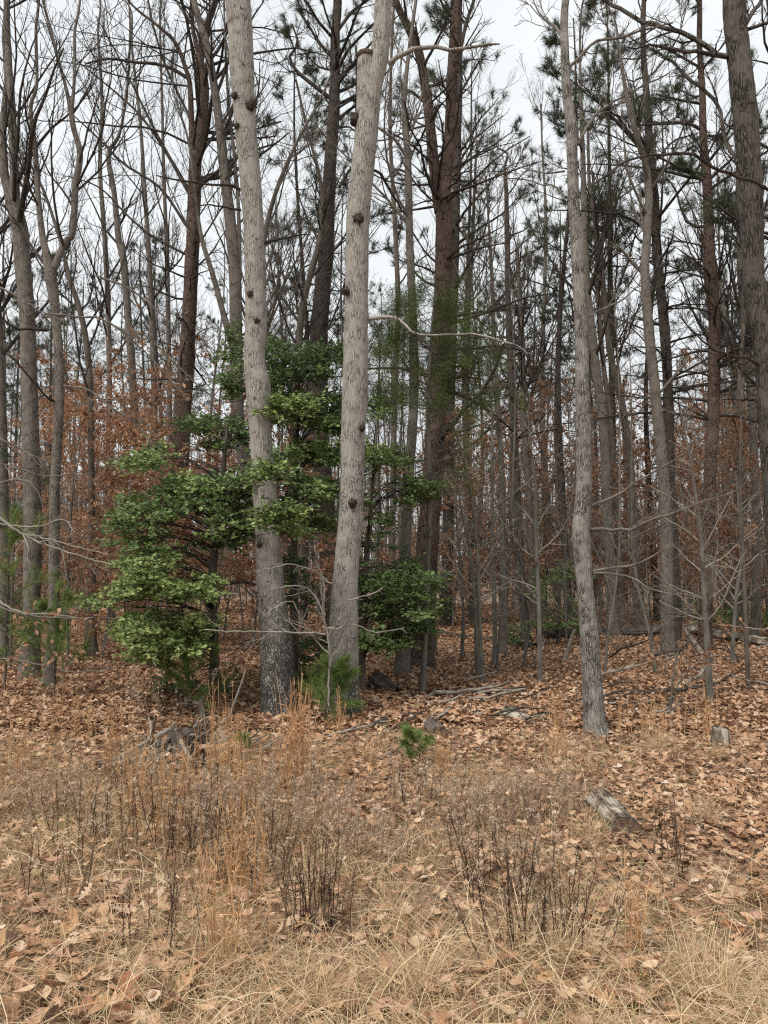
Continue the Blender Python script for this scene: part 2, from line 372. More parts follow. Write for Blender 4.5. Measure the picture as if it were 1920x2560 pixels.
n1 = nd(t_, 'ShaderNodeTexNoise', Scale=1.4, Detail=6.0); t_.links.new(v_, n1.inputs['Vector'])
n2 = nd(t_, 'ShaderNodeTexNoise', Scale=38.0, Detail=5.0); t_.links.new(v_, n2.inputs['Vector'])
vo = nd(t_, 'ShaderNodeTexVoronoi', feature='F1', Scale=26.0); t_.links.new(v_, vo.inputs['Vector'])
c1 = ramp(t_, n2.outputs[0], [(0.3, (0.085, 0.064, 0.05)), (0.55, (0.22, 0.17, 0.135)), (0.75, (0.38, 0.305, 0.24))])
c2 = ramp(t_, vo.outputs['Color'], [(0.2, (0.16, 0.095, 0.062)), (0.6, (0.36, 0.22, 0.14)), (0.9, (0.50, 0.34, 0.23))])
finish(t_, mixc(t_, c1, c2, ramp(t_, n1.outputs[0], [(0.4, (0.3,) * 3), (0.6, (0.8,) * 3)])), 0.95, n2.outputs[0], 1.0, 0.02); M['soil'] = m_

# ------------------------------------------------------------------ ground
def axis(a, b, n, near, sp):
    u = np.linspace(-1, 1, n); k = np.sinh(u * sp) / math.sinh(sp)
    return np.where(k < 0, -k * a, k * b) + near
gx = axis(-420, 420, 171, 0.0, 5.5); gy = axis(-60, 520, 201, 5.0, 5.5)
X, Y = np.meshgrid(gx, gy); Z = hgt(X, Y) + 0.006 * vnoise(np.stack([X * 9, Y * 9, X * 0], -1), 3)
nx, ny = len(gx), len(gy)
ii = (np.arange(ny - 1)[:, None] * nx + np.arange(nx - 1)[None]).ravel()
g = Geo().add(np.stack([X, Y, Z], -1), np.stack([ii, ii + 1, ii + nx + 1, ii + nx], -1))
link('ground', g.mesh('ground'), M['soil'], kind='structure')

# ------------------------------------------------------------------ leaf shapes
def leaf_shape(widths, length=1.0, fold=0.15, curl=0.2, twist=0.0):
    """a leaf from a midrib and half widths at equal stations; y is its length"""
    n = len(widths); ys = np.linspace(0, length, n); v = []; t = []
    for k, w in enumerate(widths):
        z = curl * (ys[k] / length - 0.4) ** 2 + twist * 0
        v += [(0, ys[k], z), (-w, ys[k] + 0.05 * w, z + fold * w + twist * w * k / n), (w, ys[k] + 0.05 * w, z + fold * w - twist * w * k / n)]
    for k in range(n - 1):
        a = 3 * k; b = a + 3
        t += [(a, b, b + 1), (a, b + 1, a + 1), (a, a + 2, b + 2), (a, b + 2, b)]
    return np.array(v, float) - np.array([0, length * 0.45, 0]), np.array(t)
OAK = [leaf_shape([0.012, 0.07, 0.26, 0.09, 0.36, 0.11, 0.30, 0.08, 0.16, 0.02], 1.0, 0.35, 0.5, 0.4),
       leaf_shape([0.012, 0.10, 0.22, 0.13, 0.30, 0.16, 0.33, 0.17, 0.20, 0.03], 1.0, -0.3, -0.5, 0.3),
       leaf_shape([0.012, 0.06, 0.18, 0.07, 0.40, 0.08, 0.42, 0.07, 0.22, 0.02], 1.0, 0.5, 0.9, -0.5),
       leaf_shape([0.012, 0.14, 0.22, 0.27, 0.29, 0.27, 0.21, 0.12, 0.02], 1.0, 0.4, 0.7, 0.5),
       leaf_shape([0.012, 0.17, 0.28, 0.33, 0.31, 0.25, 0.15, 0.02], 1.0, -0.45, -0.8, -0.4)]
SMALL = [leaf_shape([0.03, 0.26, 0.30, 0.03], 1.0, 0.45, 0.7, 0.5), leaf_shape([0.03, 0.30, 0.16, 0.02], 1.0, -0.4, -0.7, -0.6), leaf_shape([0.05, 0.22, 0.34, 0.05], 1.0, 0.3, 0.9, 0.8)]
def kite(w, y, f, c):
    return np.array([(0, -.5, c), (-w, y, f), (0, .5, c * .6), (w, y + .08, f * .7), (0, y, 0)], float), np.array([(0, 4, 1), (4, 2, 1), (0, 3, 4), (4, 3, 2)])
TINY = [kite(.36, .05, .2, .12), kite(.30, -.12, -.12, -.1), kite(.42, .1, .3, -.05)]
MEDIUM = [leaf_shape([0.02, 0.36, 0.11, 0.30, 0.02], 1.0, 0.35, 0.6, 0.4), leaf_shape([0.03, 0.30, 0.26, 0.03], 1.0, -0.4, -0.6, -0.4), leaf_shape([0.02, 0.14, 0.42, 0.10, 0.02], 1.0, 0.4, 0.8, -0.5)]
def fold2(w, y, f): return np.array([(0, -.5, 0), (-w, y, f), (0, .5, 0), (w, y + .1, f * .6)], float), np.array([(0, 2, 1), (0, 3, 2)])
FAR = [fold2(.36, .05, .25), fold2(.30, -.12, -.15), fold2(.42, .1, .35)]
HOLLY = [kite(.31, .02, .05, -.05), kite(.34, -.04, .08, -.07)]
BEECH = [kite(.25, -.05, .15, .1), kite(.22, .05, -.14, -.1)]

# ------------------------------------------------------------------ trees
def resamp(path, K):
    p = np.asarray(path); c = np.r_[0, np.cumsum(np.linalg.norm(np.diff(p[:, :3], axis=0), axis=1))]
    s = np.linspace(0, c[-1], K); return np.stack([np.interp(s, c, p[:, k]) for k in range(4)], -1), c[-1]

def trunk_geo(g, path, S, rough, seed, freq=26, flare=0.0):
    """a trunk with ridges and knobs; path rows x y z r (world)"""
    p = np.asarray(path); n = len(p)
    T = np.gradient(p[:, :3], axis=0); T = unit(T)
    U = unit(np.cross(np.array([1.0, 0, 0]), T)); V = np.cross(T, U)
    a = np.arange(S) * 2 * math.pi / S
    dirs = np.cos(a)[None, :, None] * U[:, None] + np.sin(a)[None, :, None] * V[:, None]
    pos = p[:, None, :3] + dirs * p[:, None, 3:4]
    q = pos * np.array([freq, freq, freq * 0.16]); d = 1 - 2 * np.abs(vnoise(q, seed))
    q2 = pos * np.array([freq * 2, freq * 2, freq * 0.45]); d = d * 0.65 + 0.35 * (1 - 2 * np.abs(vnoise(q2, seed + 1)))
    big = vnoise(pos * np.array([5, 5, 2.0]), seed + 2)
    z0 = p[2, 2] if n > 2 else p[0, 2]; fl = np.exp(-np.clip(p[:, 2] - z0, 0, None) / 0.16)[:, None]
    lob = 0.5 + 0.5 * np.sin(a[None] * (3 + seed % 3) + seed)
    rr = p[:, None, 3] * (1 + 0.055 * big + flare * fl * (0.12 + 0.5 * lob)) + rough * d * np.minimum(1, p[:, None, 3] / 0.1)
    vv = p[:, None, :3] + dirs * rr[..., None]
    i = np.arange(S)[None]; j = (i + 1) % S; b = (np.arange(n - 1) * S)[:, None]
    qd = np.stack([b + i, b + j, b + S + j, b + S + i], -1).reshape(-1, 4)
    g.add(vv, qd)
    c = len(p) * S
    return g

def px_path(path, D, ground=True):
    out = []
    for it in path:
        px, py, w = it[:3]; d = D + (it[3] if len(it) > 3 else 0)
        q = P(px, py, d); out.append([*q, 0.5 * w / F * d * 1.02])
    if ground:
        x, y = out[0][0], out[0][1]; z = float(hgt(x, y)); r = out[0][3]
        if out[0][2] > z + 0.05:
            # hidden foot: carry the trunk on down to the ground
            b = out[1] if len(out) > 1 else out[0]
            k = (out[0][2] - z); sl = (out[0][0] - b[0]) / max(0.3, b[2] - out[0][2])
            out.insert(0, [x + np.clip(sl, -.1, .1) * k, y, z, r * (1 + 0.06 * k)])
        else: out[0][2] = z
        f = out[0]; out[0] = [f[0], f[1], f[2] + 0.02, f[3] * 1.06]
        out.insert(0, [f[0], f[1], z - 0.15, f[3] * 1.22])
    return out

def extend_top(path, up, rng, tip=0.35):
    a = np.array(path[-2]); b = np.array(path[-1]); d = unit((b - a)[:3]); d = unit(d + np.array([0, 0, 0.6]))
    for k in range(1, 4):
        c = b.copy(); c[:3] = b[:3] + d * up * k / 3 + rng.normal(0, 0.06, 3) * k; c[3] = b[3] * (1 - (1 - tip) * k / 3); path.append(list(c))
    return path

def pine_needles(rng, tips, dirs, n, ln, wid, g, col=(0, 1), spread=0.9):
    """bunches of long needles around twig tips, two triangles each"""
    m = len(tips); pid = np.repeat(np.arange(m), n); N = len(pid)
    d = unit(dirs[pid] + rng.normal(0, spread, (N, 3)) * 0.75)
    base = tips[pid] - dirs[pid] * (rng.uniform(0, 1, N) * ln * 0.9)[:, None]
    L = ln * rng.uniform(0.7, 1.15, N)[:, None]
    side = unit(np.cross(d, rng.normal(0, 1, (N, 3)))) * wid * 0.5
    tip = base + d * L + np.array([0, 0, -0.12]) * L
    v = np.stack([base - side, base + side, tip], 1)
    r = np.repeat(np.clip(rng.normal(0.45, 0.2, m), 0, 1)[pid] * 0.6 + rng.uniform(0, 0.4, N), 3)
    g.add(v, None, np.arange(N * 3).reshape(-1, 3), r)

def shoots(rng, B, per=1):
    """tips and directions of polylines"""
    return B[:, -1], unit(B[:, -1] - B[:, -2])

HERO_PX = []
def hardwood(name, label, cat, D, path, mat, limbs=(), top=5.0, stems=(), crown=None, seed=0, rough=0.006, S=20, step=0.1, tw='twig', base_py=None, leaves=0):
    rng = np.random.default_rng(seed)
    if D is None: D = G(path[0][0], path[0][1])[1]
    p = px_path(path, D)
    if top: p = extend_top(p, top, rng)
    base = np.array([p[0][0], p[0][1], float(hgt(p[0][0], p[0][1]))])
    root = thing(name, label, cat, base)
    loc = np.array([*base, 0])
    tr = smooth_path(p, step) - loc
    link('trunk', trunk_geo(Geo(), tr, S, rough, seed, flare=0.8).mesh('trunk'), mat, root)
    par = [tr]
    for st in stems:
        q = px_path(st, D, False)
        if top: q = extend_top(q, top * 0.9, rng)
        q = smooth_path(q, step) - loc; par.append(q)
        link('stem', trunk_geo(Geo(), q, max(8, S - 6), rough * 0.7, seed + 5).mesh('stem'), mat, root)
    twm = M[tw]
    for lb in limbs:
        q = smooth_path(px_path(lb, D, False), 0.12) - loc
        q[:, :3] += np.cumsum(rng.normal(0, 0.011, (len(q), 3)), 0)
        q[0, :3] = smooth_path(px_path(lb, D, False), 0.12)[0, :3] - base
        gl = Geo().tubes(q[:, :3], q[:, 3], 7)
        lo = link('limb', gl.mesh('limb'), mat if lb[0][2] > 9 else twm, root)
        K1, L1 = resamp(q, 9)
        c1 = grow(rng, K1[None, :, :3], K1[None, :, 3], np.array([L1]), max(5, int(L1 * 5)), 0.12, 0.98, 0.75, 0.42, 0.17, 0.10, 7, 0.5, 0.003)
        c2 = grow(rng, *c1, 6, 0.15, 1.0, 0.75, 0.45, 0.18, 0.08, 4, 0.6, 0.0024)
        gt = Geo().tubes(c1[0], c1[1], 4).tubes(c2[0], c2[1], 3)
        link('twigs', gt.mesh('twigs'), twm, lo, 'stuff')
    if crown:
        n1, z0, ln, up = crown
        gc = Geo(); lv = []
        for q in par:
            if q[-1, 2] < z0 + 0.5: continue
            sel = q[q[:, 2] > z0]
            if len(sel) < 4: continue
            K1, L1 = resamp(sel, 14)
            c1 = grow(rng, K1[None, :, :3], K1[None, :, 3], np.array([ln / 0.8]), n1, 0.0, 1.0, 0.95, 0.8, 0.10, up, 9, 0.42, 0.006, 0.22)
            c2 = grow(rng, *c1, 7, 0.12, 1.0, 0.72, 0.48, 0.15, up * 0.8, 6, 0.55, 0.0038)
            c3 = grow(rng, *c2, 6, 0.1, 1.0, 0.7, 0.5, 0.18, up * 0.5, 3, 0.6, 0.003)
            gc.tubes(c1[0], c1[1], 6).tubes(c2[0], c2[1], 4).tubes(c3[0], c3[1], 3); lv.append(c3[0])
        link('crown', gc.mesh('crown'), twm, root)
        if leaves and lv:
            c3 = np.concatenate(lv); k = rng.integers(0, len(c3), leaves); pos = c3[k, rng.integers(1, 3, leaves)]
            gl = Geo().scatter(OAK[:3], pos, rotz_tilt(rng, leaves, 1.2), rng.uniform(0.08, 0.13, leaves), rng.uniform(0, 1, leaves))
            link('leaves', gl.mesh('leaves', False), M['beech'], root, 'stuff')
    return root, tr, D

def burl(root, base, px, py, D, r, seed):
    rng = np.random.default_rng(seed)
    c = P(px, py, D) - base
    u = np.linspace(0, math.pi, 9); w = np.arange(14) * 2 * math.pi / 14
    d = np.stack([np.sin(u)[:, None] * np.cos(w), np.sin(u)[:, None] * np.sin(w), np.cos(u)[:, None] * np.ones(14)], -1)
    rr = r * (1 + 0.35 * vnoise(d * 2.3 + seed, seed) + 0.22 * vnoise(d * 6 + seed, seed + 1))
    v = c + d * rr[..., None] * np.array([1, 1, 1.15])
    i = np.arange(14)[None]; j = (i + 1) % 14; b = (np.arange(8) * 14)[:, None]
    q = np.stack([b + i, b + 14 + i, b + 14 + j, b + j], -1).reshape(-1, 4)
    o = link('burl', Geo().add(v, q).mesh('burl'), M['burl'], root)
    dd = unit(rng.normal(0, 1, (16, 3)) + np.array([0, -0.7, 0.2])); K = 4
    pt = c + dd[:, None] * (r * np.linspace(0.7, 1.0, K)[None, :, None] + np.linspace(0, 1, K)[None, :, None] * rng.uniform(0.01, 0.07, 16)[:, None, None])
    link('sprouts', Geo().tubes(pt, np.tile(np.linspace(0.003, 0.0012, K), (16, 1)), 3).mesh('sprouts'), M['twig'], o, 'stuff')

# --- the two big grey trunks in the middle
A, _, DA = hardwood('oak_tree', 'big pale grey knotty trunk with dark speckled foot, kinked where holly crosses it', 'tree', None,
    [(694, 1790, 77), (694, 1700, 77), (691, 1624, 75), (680, 1509, 67), (673, 1393, 62), (665, 1277, 59), (655, 1130, 54), (649, 1040, 57), (645, 965, 60), (637, 900, 50), (640, 831, 53),
     (638, 700, 51), (635, 600, 50), (627, 463, 50), (613, 309, 52), (606, 193, 58), (600, 77, 60), (594, 0, 62)], M['oak'],
    limbs=[[(604, 476, 9), (585, 462, 8), (550, 455, 6, -0.2), (470, 443, 5, -0.5), (400, 425, 3, -0.8)], [(602, 525, 7), (560, 515, 5, -0.2), (500, 508, 3, -0.4), (455, 520, 2, -0.6)],
           [(652, 610, 8), (690, 590, 7, 0.1), (740, 578, 5, 0.2), (775, 575, 3, 0.3)]],
    top=6, crown=(5, 8.2, 2.6, 0.3), seed=11, rough=0.008, S=40, step=0.036)
bA = np.array(A.location)
for k, (x, y, r) in enumerate([(627, 262, .055), (606, 168, .04), (602, 28, .045), (626, 735, .035), (641, 803, .035), (652, 1362, .04), (588, 240, .035), (660, 1500, .03), (592, 315, .03)]):
    burl(A, bA, x, y, DA - 0.10, r, 40 + k)
B, _, DB = hardwood('oak_tree', 'big pale grey trunk with a sawn-off fork stub near the top of the view', 'tree', None,
    [(860, 1788, 72), (860, 1740, 70), (858, 1624, 70), (861, 1509, 64), (868, 1393, 60), (877, 1277, 58), (880, 1217, 57), (882, 1101, 57), (888, 986, 60), (890, 831, 57), (892, 690, 56), (896, 540, 56),
     (911, 386, 56), (919, 290, 56), (928, 220, 54), (946, 150, 47), (955, 80, 44), (958, 0, 42)], M['oak_b'],
    limbs=[[(918, 797, 11), (955, 793, 10, -0.1), (985, 795, 9, -0.2), (1015, 815, 7, -0.3), (1050, 833, 6, -0.4), (1120, 832, 5, -0.5), (1200, 830, 4.5, -0.7), (1260, 845, 3.5, -0.9), (1310, 880, 2, -1.1)],
           [(1040, 836, 5, -0.4), (1048, 860, 4.5, -0.45), (1070, 880, 3, -0.5)],
           [(972, 160, 13), (1010, 142, 12, -0.1), (1060, 128, 11, -0.2), (1120, 135, 9, -0.3), (1180, 128, 7, -0.4), (1240, 120, 4, -0.5)],
           [(932, 425, 8), (950, 440, 7, 0.2), (980, 490, 6, 0.4), (1020, 550, 4, 0.6)]],
    top=6, crown=(5, 8.6, 2.6, 0.3), seed=12, rough=0.008, S=40, step=0.036)
bB = np.array(B.location)
for k, (x, y, r) in enumerate([(888, 297, .06), (897, 548, .055), (866, 728, .035), (882, 1258, .045), (905, 1070, .03)]):
    burl(B, bB, x, y, DB - (0.11 if k else 0.05), r, 60 + k)
q = smooth_path(px_path([(906, 440, 48), (911, 370, 50), (914, 290, 48), (915, 200, 44), (915, 140, 42)], DB - 0.02, False), 0.03) - np.array([*bB, 0])
g = trunk_geo(Geo(), q, 32, 0.008, 77)
so = link('sawn_stub', g.mesh('sawn_stub'), M['oak_b'], B)
e = q[-1]; gr = Geo().tubes(np.array([e[:3] - [0, 0, .035], e[:3] - [0, 0, .03], e[:3] + [0, 0, .022], e[:3] + [0, 0, .024]]), np.array([e[3] * .9, e[3] * 1.12, e[3] * 1.10, .002]), 24)
link('cut_rim', gr.mesh('cut_rim'), M['rot'], so)

# --- the other trees near the front
hardwood('oak_tree', 'slender bent grey flaky trunk standing alone right of the middle', 'tree', None,
    [(1490, 1837, 54), (1486, 1805, 50), (1474, 1603, 42), (1463, 1469, 38), (1452, 1334, 43), (1457, 1260, 39), (1460, 1179, 36), (1456, 986, 33), (1452, 793, 31), (1442, 600, 31), (1436, 540, 28), (1430, 386, 26), (1430, 320, 27), (1417, 231, 23), (1412, 116, 21), (1414, 0, 19)], M['oak2'],
    limbs=[[(1443, 362, 9), (1460, 330, 8), (1482, 290, 7, 0.1), (1530, 250, 6, 0.2), (1590, 215, 5, 0.4), (1660, 178, 3, 0.6)],
           [(1422, 168, 9), (1450, 145, 8), (1500, 106, 7, 0.1), (1560, 92, 7, 0.2), (1620, 65, 5, 0.3), (1682, 38, 3, 0.4)],
           [(1476, 1264, 8), (1530, 1248, 7, 0.1), (1590, 1215, 6, 0.0), (1680, 1170, 4, -0.2), (1780, 1120, 2.5, -0.4)],
           [(1474, 1324, 9), (1530, 1322, 8, -0.1), (1580, 1312, 7, -0.3), (1640, 1285, 6, -0.5), (1720, 1255, 4, -0.8), (1840, 1220, 2, -1.1)],
           [(1478, 1430, 8), (1540, 1424, 7, -0.2), (1600, 1412, 6, -0.3), (1680, 1370, 3, -0.5)],
           [(1478, 1436, 6), (1570, 1450, 5, -0.4), (1650, 1485, 4, -0.6), (1750, 1505, 3, -0.9)],
           [(1465, 795, 6), (1510, 780, 5, 0.2), (1570, 740, 4, 0.5), (1620, 690, 2, 0.8)],
           [(1412, 428, 5), (1370, 440, 4, 0.1), (1290, 420, 2, 0.4)],
           [(1414, 492, 5), (1380, 460, 4, 0.2), (1300, 440, 3, 0.5), (1230, 425, 2, 0.7)]],
    top=4, crown=(9, 6.6, 1.8, 0.3), seed=13, rough=0.008, S=40, step=0.03, tw='twig_grey')
hardwood('oak_tree', 'shaggy brown grey trunk cut by the right edge, long limbs reaching over the wood', 'tree', 7.6,
    [(1948, 1300, 60), (1941, 1217, 58), (1925, 1024, 56), (1913, 870, 54), (1887, 716, 52), (1881, 617, 52), (1874, 424, 54), (1862, 270, 56), (1844, 116, 53), (1836, 0, 52)], M['oak3'],
    limbs=[[(1822, 142, 14), (1780, 110, 13, 0.1), (1730, 85, 12, 0.2), (1670, 62, 11, 0.4), (1620, 50, 11, 0.5), (1570, 30, 10, 0.6), (1500, -10, 9, 0.8)],
           [(1822, 143, 11), (1760, 135, 10, -0.1), (1690, 128, 9, -0.2), (1620, 118, 6, -0.3), (1560, 122, 3, -0.4)],
           [(1845, 408, 11), (1822, 380, 10, 0.1), (1800, 335, 10, 0.2), (1795, 285, 9, 0.3), (1755, 235, 9, 0.4), (1700, 185, 8, 0.5), (1640, 140, 6, 0.7), (1560, 100, 3, 0.9)],
           [(1925, 478, 8), (1870, 455, 8, -0.3), (1800, 432, 8, -0.5), (1740, 402, 8, -0.7), (1680, 400, 7, -0.8), (1600, 420, 6, -0.9), (1530, 455, 5, -1.0), (1470, 515, 3, -1.1)],
           [(1900, 918, 9), (1860, 895, 8, -0.3), (1800, 885, 7, -0.5), (1740, 850, 4, -0.8), (1690, 800, 3, -1.0)],
           [(1858, 72, 12), (1880, 40, 11), (1905, 0, 10, 0.1), (1930, -60, 8, 0.2)], [(1860, 76, 10), (1895, 58, 9, -0.1), (1930, 45, 8, -0.2)]],
    top=5, crown=(5, 8.0, 2.2, 0.3), seed=14, rough=0.010, S=44, step=0.04)
hardwood('maple_tree', 'grey trunk at the left edge that forks high into two stems', 'tree', None,
    [(72, 1701, 48), (76, 1600, 43), (79, 1509, 40), (82, 1354, 41), (80, 1200, 40), (78, 1179, 39), (74, 986, 37), (68, 793, 36), (55, 640, 37), (51, 579, 37), (36, 520, 36), (20, 470, 24), (10, 424, 20), (8, 309, 15), (16, 200, 12), (10, 90, 10), (14, 0, 9)], M['grey'],
    stems=[[(34, 530, 26), (36, 480, 24), (36, 424, 21), (31, 309, 20), (25, 200, 17), (22, 154, 15), (18, 0, 14)]],
    limbs=[[(118, 825, 9, -0.3), (90, 822, 9, -0.4), (50, 818, 7, -0.5), (20, 805, 5, -0.6), (0, 780, 3, -0.7)]],
    top=5, crown=(12, 6.0, 2.4, 0.3), seed=15, S=28, step=0.05)
hardwood('maple_tree', 'slimmer grey trunk beside the left edge tree, splitting into three slender stems', 'tree', None,
    [(122, 1715, 33), (123, 1690, 30), (134, 1547, 26), (136, 1354, 25), (138, 1200, 24), (144, 1101, 22), (149, 947, 22), (140, 793, 22), (126, 690, 28), (118, 640, 20), (108, 600, 16), (96, 501, 13), (89, 386, 12), (77, 270, 9), (92, 210, 8), (90, 77, 7), (97, 0, 6)], M['grey'],
    stems=[[(128, 690, 18), (147, 640, 17), (165, 602, 16), (182, 579, 15), (189, 463, 15), (200, 386, 15), (184, 320, 13), (177, 275, 12), (165, 220, 8), (147, 154, 8), (127, 77, 7), (108, 0, 6)],
           [(178, 290, 9), (185, 212, 8), (187, 140, 7), (187, 77, 7), (200, 0, 6)]],
    limbs=[[(140, 1005, 7), (110, 985, 6, -0.2), (60, 935, 5, -0.4), (0, 880, 3, -0.6)]],
    top=4, crown=(13, 5.2, 2.2, 0.45), seed=16, S=22, step=0.06)
hardwood('maple_tree', 'grey trunk right behind the speckled-foot oak, side stem rising from low on it', 'tree', 13.0,
    [(695, 1640, 34), (660, 1400, 33), (610, 1150, 32), (592, 1000, 31), (588, 700, 30), (575, 550, 27), (560, 420, 24), (542, 260, 20), (518, 120, 18), (485, 0, 15)], M['grey'],
    stems=[[(582, 870, 18), (560, 790, 15), (533, 690, 13), (508, 610, 11), (495, 540, 8)], [(600, 700, 10), (596, 520, 9), (585, 380, 8), (570, 240, 7), (560, 0, 5)]],
    limbs=[[(540, 235, 9), (555, 200, 8), (575, 130, 7), (590, 50, 5)], [(515, 130, 8), (490, 80, 7), (450, 30, 5), (430, 0, 4)]],
    top=4, crown=(12, 7.0, 2.8, 0.5), seed=17, S=20, step=0.08)

# --- pines behind
def pine(name, label, D, path, mat, stems=(), limbs=(), seed=0, tufts=520, z0=8.0, ln=2.2, top=4.0, nlen=0.17, wid=0.006, n1=24, dead=10, S=20, zdead=4.0):
    rng = np.random.default_rng(seed)
    if D is None: D = G(path[0][0], path[0][1])[1]
    p = px_path(path, D); p = extend_top(p, top, rng, 0.3)
    base = np.array([p[0][0], p[0][1], float(hgt(p[0][0], p[0][1]))]); loc = np.array([*base, 0])
    root = thing(name, label, 'tree', base)
    tr = smooth_path(p, 0.08) - loc
    link('trunk', trunk_geo(Geo(), tr, S, 0.012, seed, 16, 0.7).mesh('trunk'), mat, root); par = [tr]
    for st in stems:
        q = smooth_path(extend_top(px_path(st, D, False), top * 0.9, rng, 0.3), 0.08) - loc; par.append(q)
        link('stem', trunk_geo(Geo(), q, S - 4, 0.01, seed + 3, 16).mesh('stem'), mat, root)
    gb, gn = Geo(), Geo(); tips = []; td = []
    for lb in limbs:
        q = smooth_path(px_path(lb, D, False), 0.15) - loc
        lo = link('limb', Geo().tubes(q[:, :3], q[:, 3], 7).mesh('limb'), M['pine_dark'], root)
        K1, L1 = resamp(q, 9)
        c1 = grow(rng, K1[None, :, :3], K1[None, :, 3], np.array([L1]), 8, 0.3, 1.0, 0.8, 0.45, 0.17, 0.15, 6, 0.5, 0.005)
        c2 = grow(rng, *c1, 4, 0.3, 1.0, 0.7, 0.5, 0.18, 0.15, 4, 0.6, 0.004)
        link('twigs', Geo().tubes(c1[0], c1[1], 4).tubes(c2[0], c2[1], 3).mesh('twigs'), M['twig'], lo, 'stuff')
        a, b = shoots(rng, c2[0]); tips.append(a); td.append(b)
    for q in par:
        sel = q[q[:, 2] > z0]
        if len(sel) > 3:
            K1, L1 = resamp(sel, 12)
            c1 = grow(rng, K1[None, :, :3], K1[None, :, 3], np.array([ln]), n1, 0.0, 1.0, 1.25, 1.0, 0.12, 0.12, 8, 0.4, 0.008)
            c2 = grow(rng, *c1, 5, 0.3, 1.0, 0.8, 0.42, 0.16, 0.2, 5, 0.55, 0.005)
            c3 = grow(rng, *c2, 3, 0.3, 1.0, 0.7, 0.5, 0.16, 0.25, 4, 0.6, 0.004)
            gb.tubes(c1[0], c1[1], 5).tubes(c2[0], c2[1], 4).tubes(c3[0], c3[1], 3)
            for c in (c2[0], c3[0]): a, b = shoots(rng, c); tips.append(a); td.append(b)
        sel = q[(q[:, 2] > zdead) & (q[:, 2] <= z0)]
        if dead and len(sel) > 3:
            K1, L1 = resamp(sel, 12)
            c1 = grow(rng, K1[None, :, :3], K1[None, :, 3], np.array([1.9]), dead * 2, 0, 1, 1.3, 1.0, 0.14, -0.02, 6, 0.3, 0.006)
            c2 = grow(rng, *c1, 5, 0.2, 1, 0.8, 0.5, 0.2, 0.0, 4, 0.5, 0.004)
            gb.tubes(c1[0], c1[1], 4).tubes(c2[0], c2[1], 3)
    link('crown', gb.mesh('crown'), M['twig'], root)
    if not tufts: return root
    tips = np.concatenate(tips); td = np.concatenate(td)
    k = rng.permutation(len(tips))[:tufts]
    pine_needles(rng, tips[k], td[k], 34, nlen, wid * 0.8, gn, spread=0.62)
    link('needles', gn.mesh('needles', False), M['needle'], root, 'stuff')
    return root
pine('hardwood_tree', 'reddish brown trunk rising behind the holly, splitting in two up high', 16.0,
    [(440, 1560, 48), (442, 1300, 46), (455, 1060, 42), (470, 830, 34), (480, 640, 33), (483, 579, 33), (487, 430, 30), (490, 386, 30), (505, 289, 27), (509, 212, 25), (500, 154, 20), (512, 80, 16), (540, 0, 14)], M['pine'],
    stems=[[(484, 420, 18), (479, 309, 15), (476, 231, 13), (470, 190, 11), (440, 110, 9), (395, 65, 7), (320, 0, 5)], [(505, 160, 12), (485, 90, 10), (478, 0, 8)]],
    limbs=[[(476, 200, 10), (430, 172, 9), (390, 160, 8), (340, 156, 7), (270, 147, 6), (212, 160, 4)], [(470, 480, 8), (420, 390, 7), (360, 300, 6), (300, 240, 5), (190, 150, 3)],
           [(470, 570, 8), (400, 470, 7), (310, 410, 6), (250, 350, 5), (180, 285, 3)], [(470, 470, 8), (400, 350, 7), (340, 230, 5), (290, 130, 4), (240, 40, 3)],
           [(472, 640, 7), (380, 590, 6), (320, 540, 5), (250, 470, 4), (170, 440, 3)], [(492, 400, 8), (560, 300, 6), (620, 200, 4)], [(478, 300, 7), (420, 180, 6), (390, 90, 5), (370, 0, 4)]],
    seed=21, tufts=0, z0=8.5, n1=26, dead=8, ln=3.6, zdead=5)
pine('pine_tree', 'dark pine trunk rising between the two big grey trunks', 18.0,
    [(845, 1600, 50), (815, 1300, 48), (795, 1000, 45), (800, 800, 42), (808, 700, 39), (815, 640, 37), (821, 500, 33), (826, 400, 30), (836, 250, 27), (838, 100, 23), (844, 0, 20)], M['pine_dark'],
    limbs=[[(825, 245, 11), (780, 210, 10), (740, 175, 9), (725, 140, 7), (745, 110, 6), (730, 60, 4)], [(840, 150, 9), (800, 110, 8), (770, 60, 6), (740, 20, 4)], [(842, 200, 9), (880, 165, 8), (900, 150, 6)],
           [(846, 230, 9), (880, 215, 8), (900, 200, 6)], [(845, 300, 8), (880, 270, 7), (920, 250, 5)], [(842, 80, 9), (880, 30, 8), (920, 0, 6)], [(848, 470, 7), (870, 430, 6), (895, 400, 4)]],
    seed=22, tufts=1000, z0=10.6, n1=22, ln=2.6)
pine('pine_tree', 'thick reddish pine trunk that parts into two tall stems behind the cedar', None,
    [(1050, 1672, 62), (1056, 1600, 58), (1066, 1400, 54), (1084, 1150, 50), (1098, 900, 45), (1108, 700, 42), (1110, 600, 41), (1110, 520, 40), (1114, 450, 32), (1124, 350, 30), (1130, 200, 26), (1136, 90, 25), (1140, 0, 24)], M['pine'],
    stems=[[(1100, 530, 28), (1088, 440, 27), (1082, 380, 26), (1070, 270, 24), (1052, 150, 21), (1025, 80, 18), (985, -10, 16)]],
    limbs=[[(1130, 200, 11), (1150, 130, 10), (1165, 60, 9), (1185, 0, 8)], [(1050, 140, 9), (1040, 80, 8), (1000, 30, 6)], [(1135, 260, 8), (1170, 200, 6), (1200, 150, 4)], [(1065, 260, 8), (1030, 230, 7), (990, 215, 4)]],
    seed=23, tufts=150, z0=9.2, n1=8, ln=1.3, dead=9, zdead=3.2, top=3, nlen=0.15, wid=0.005, S=28)
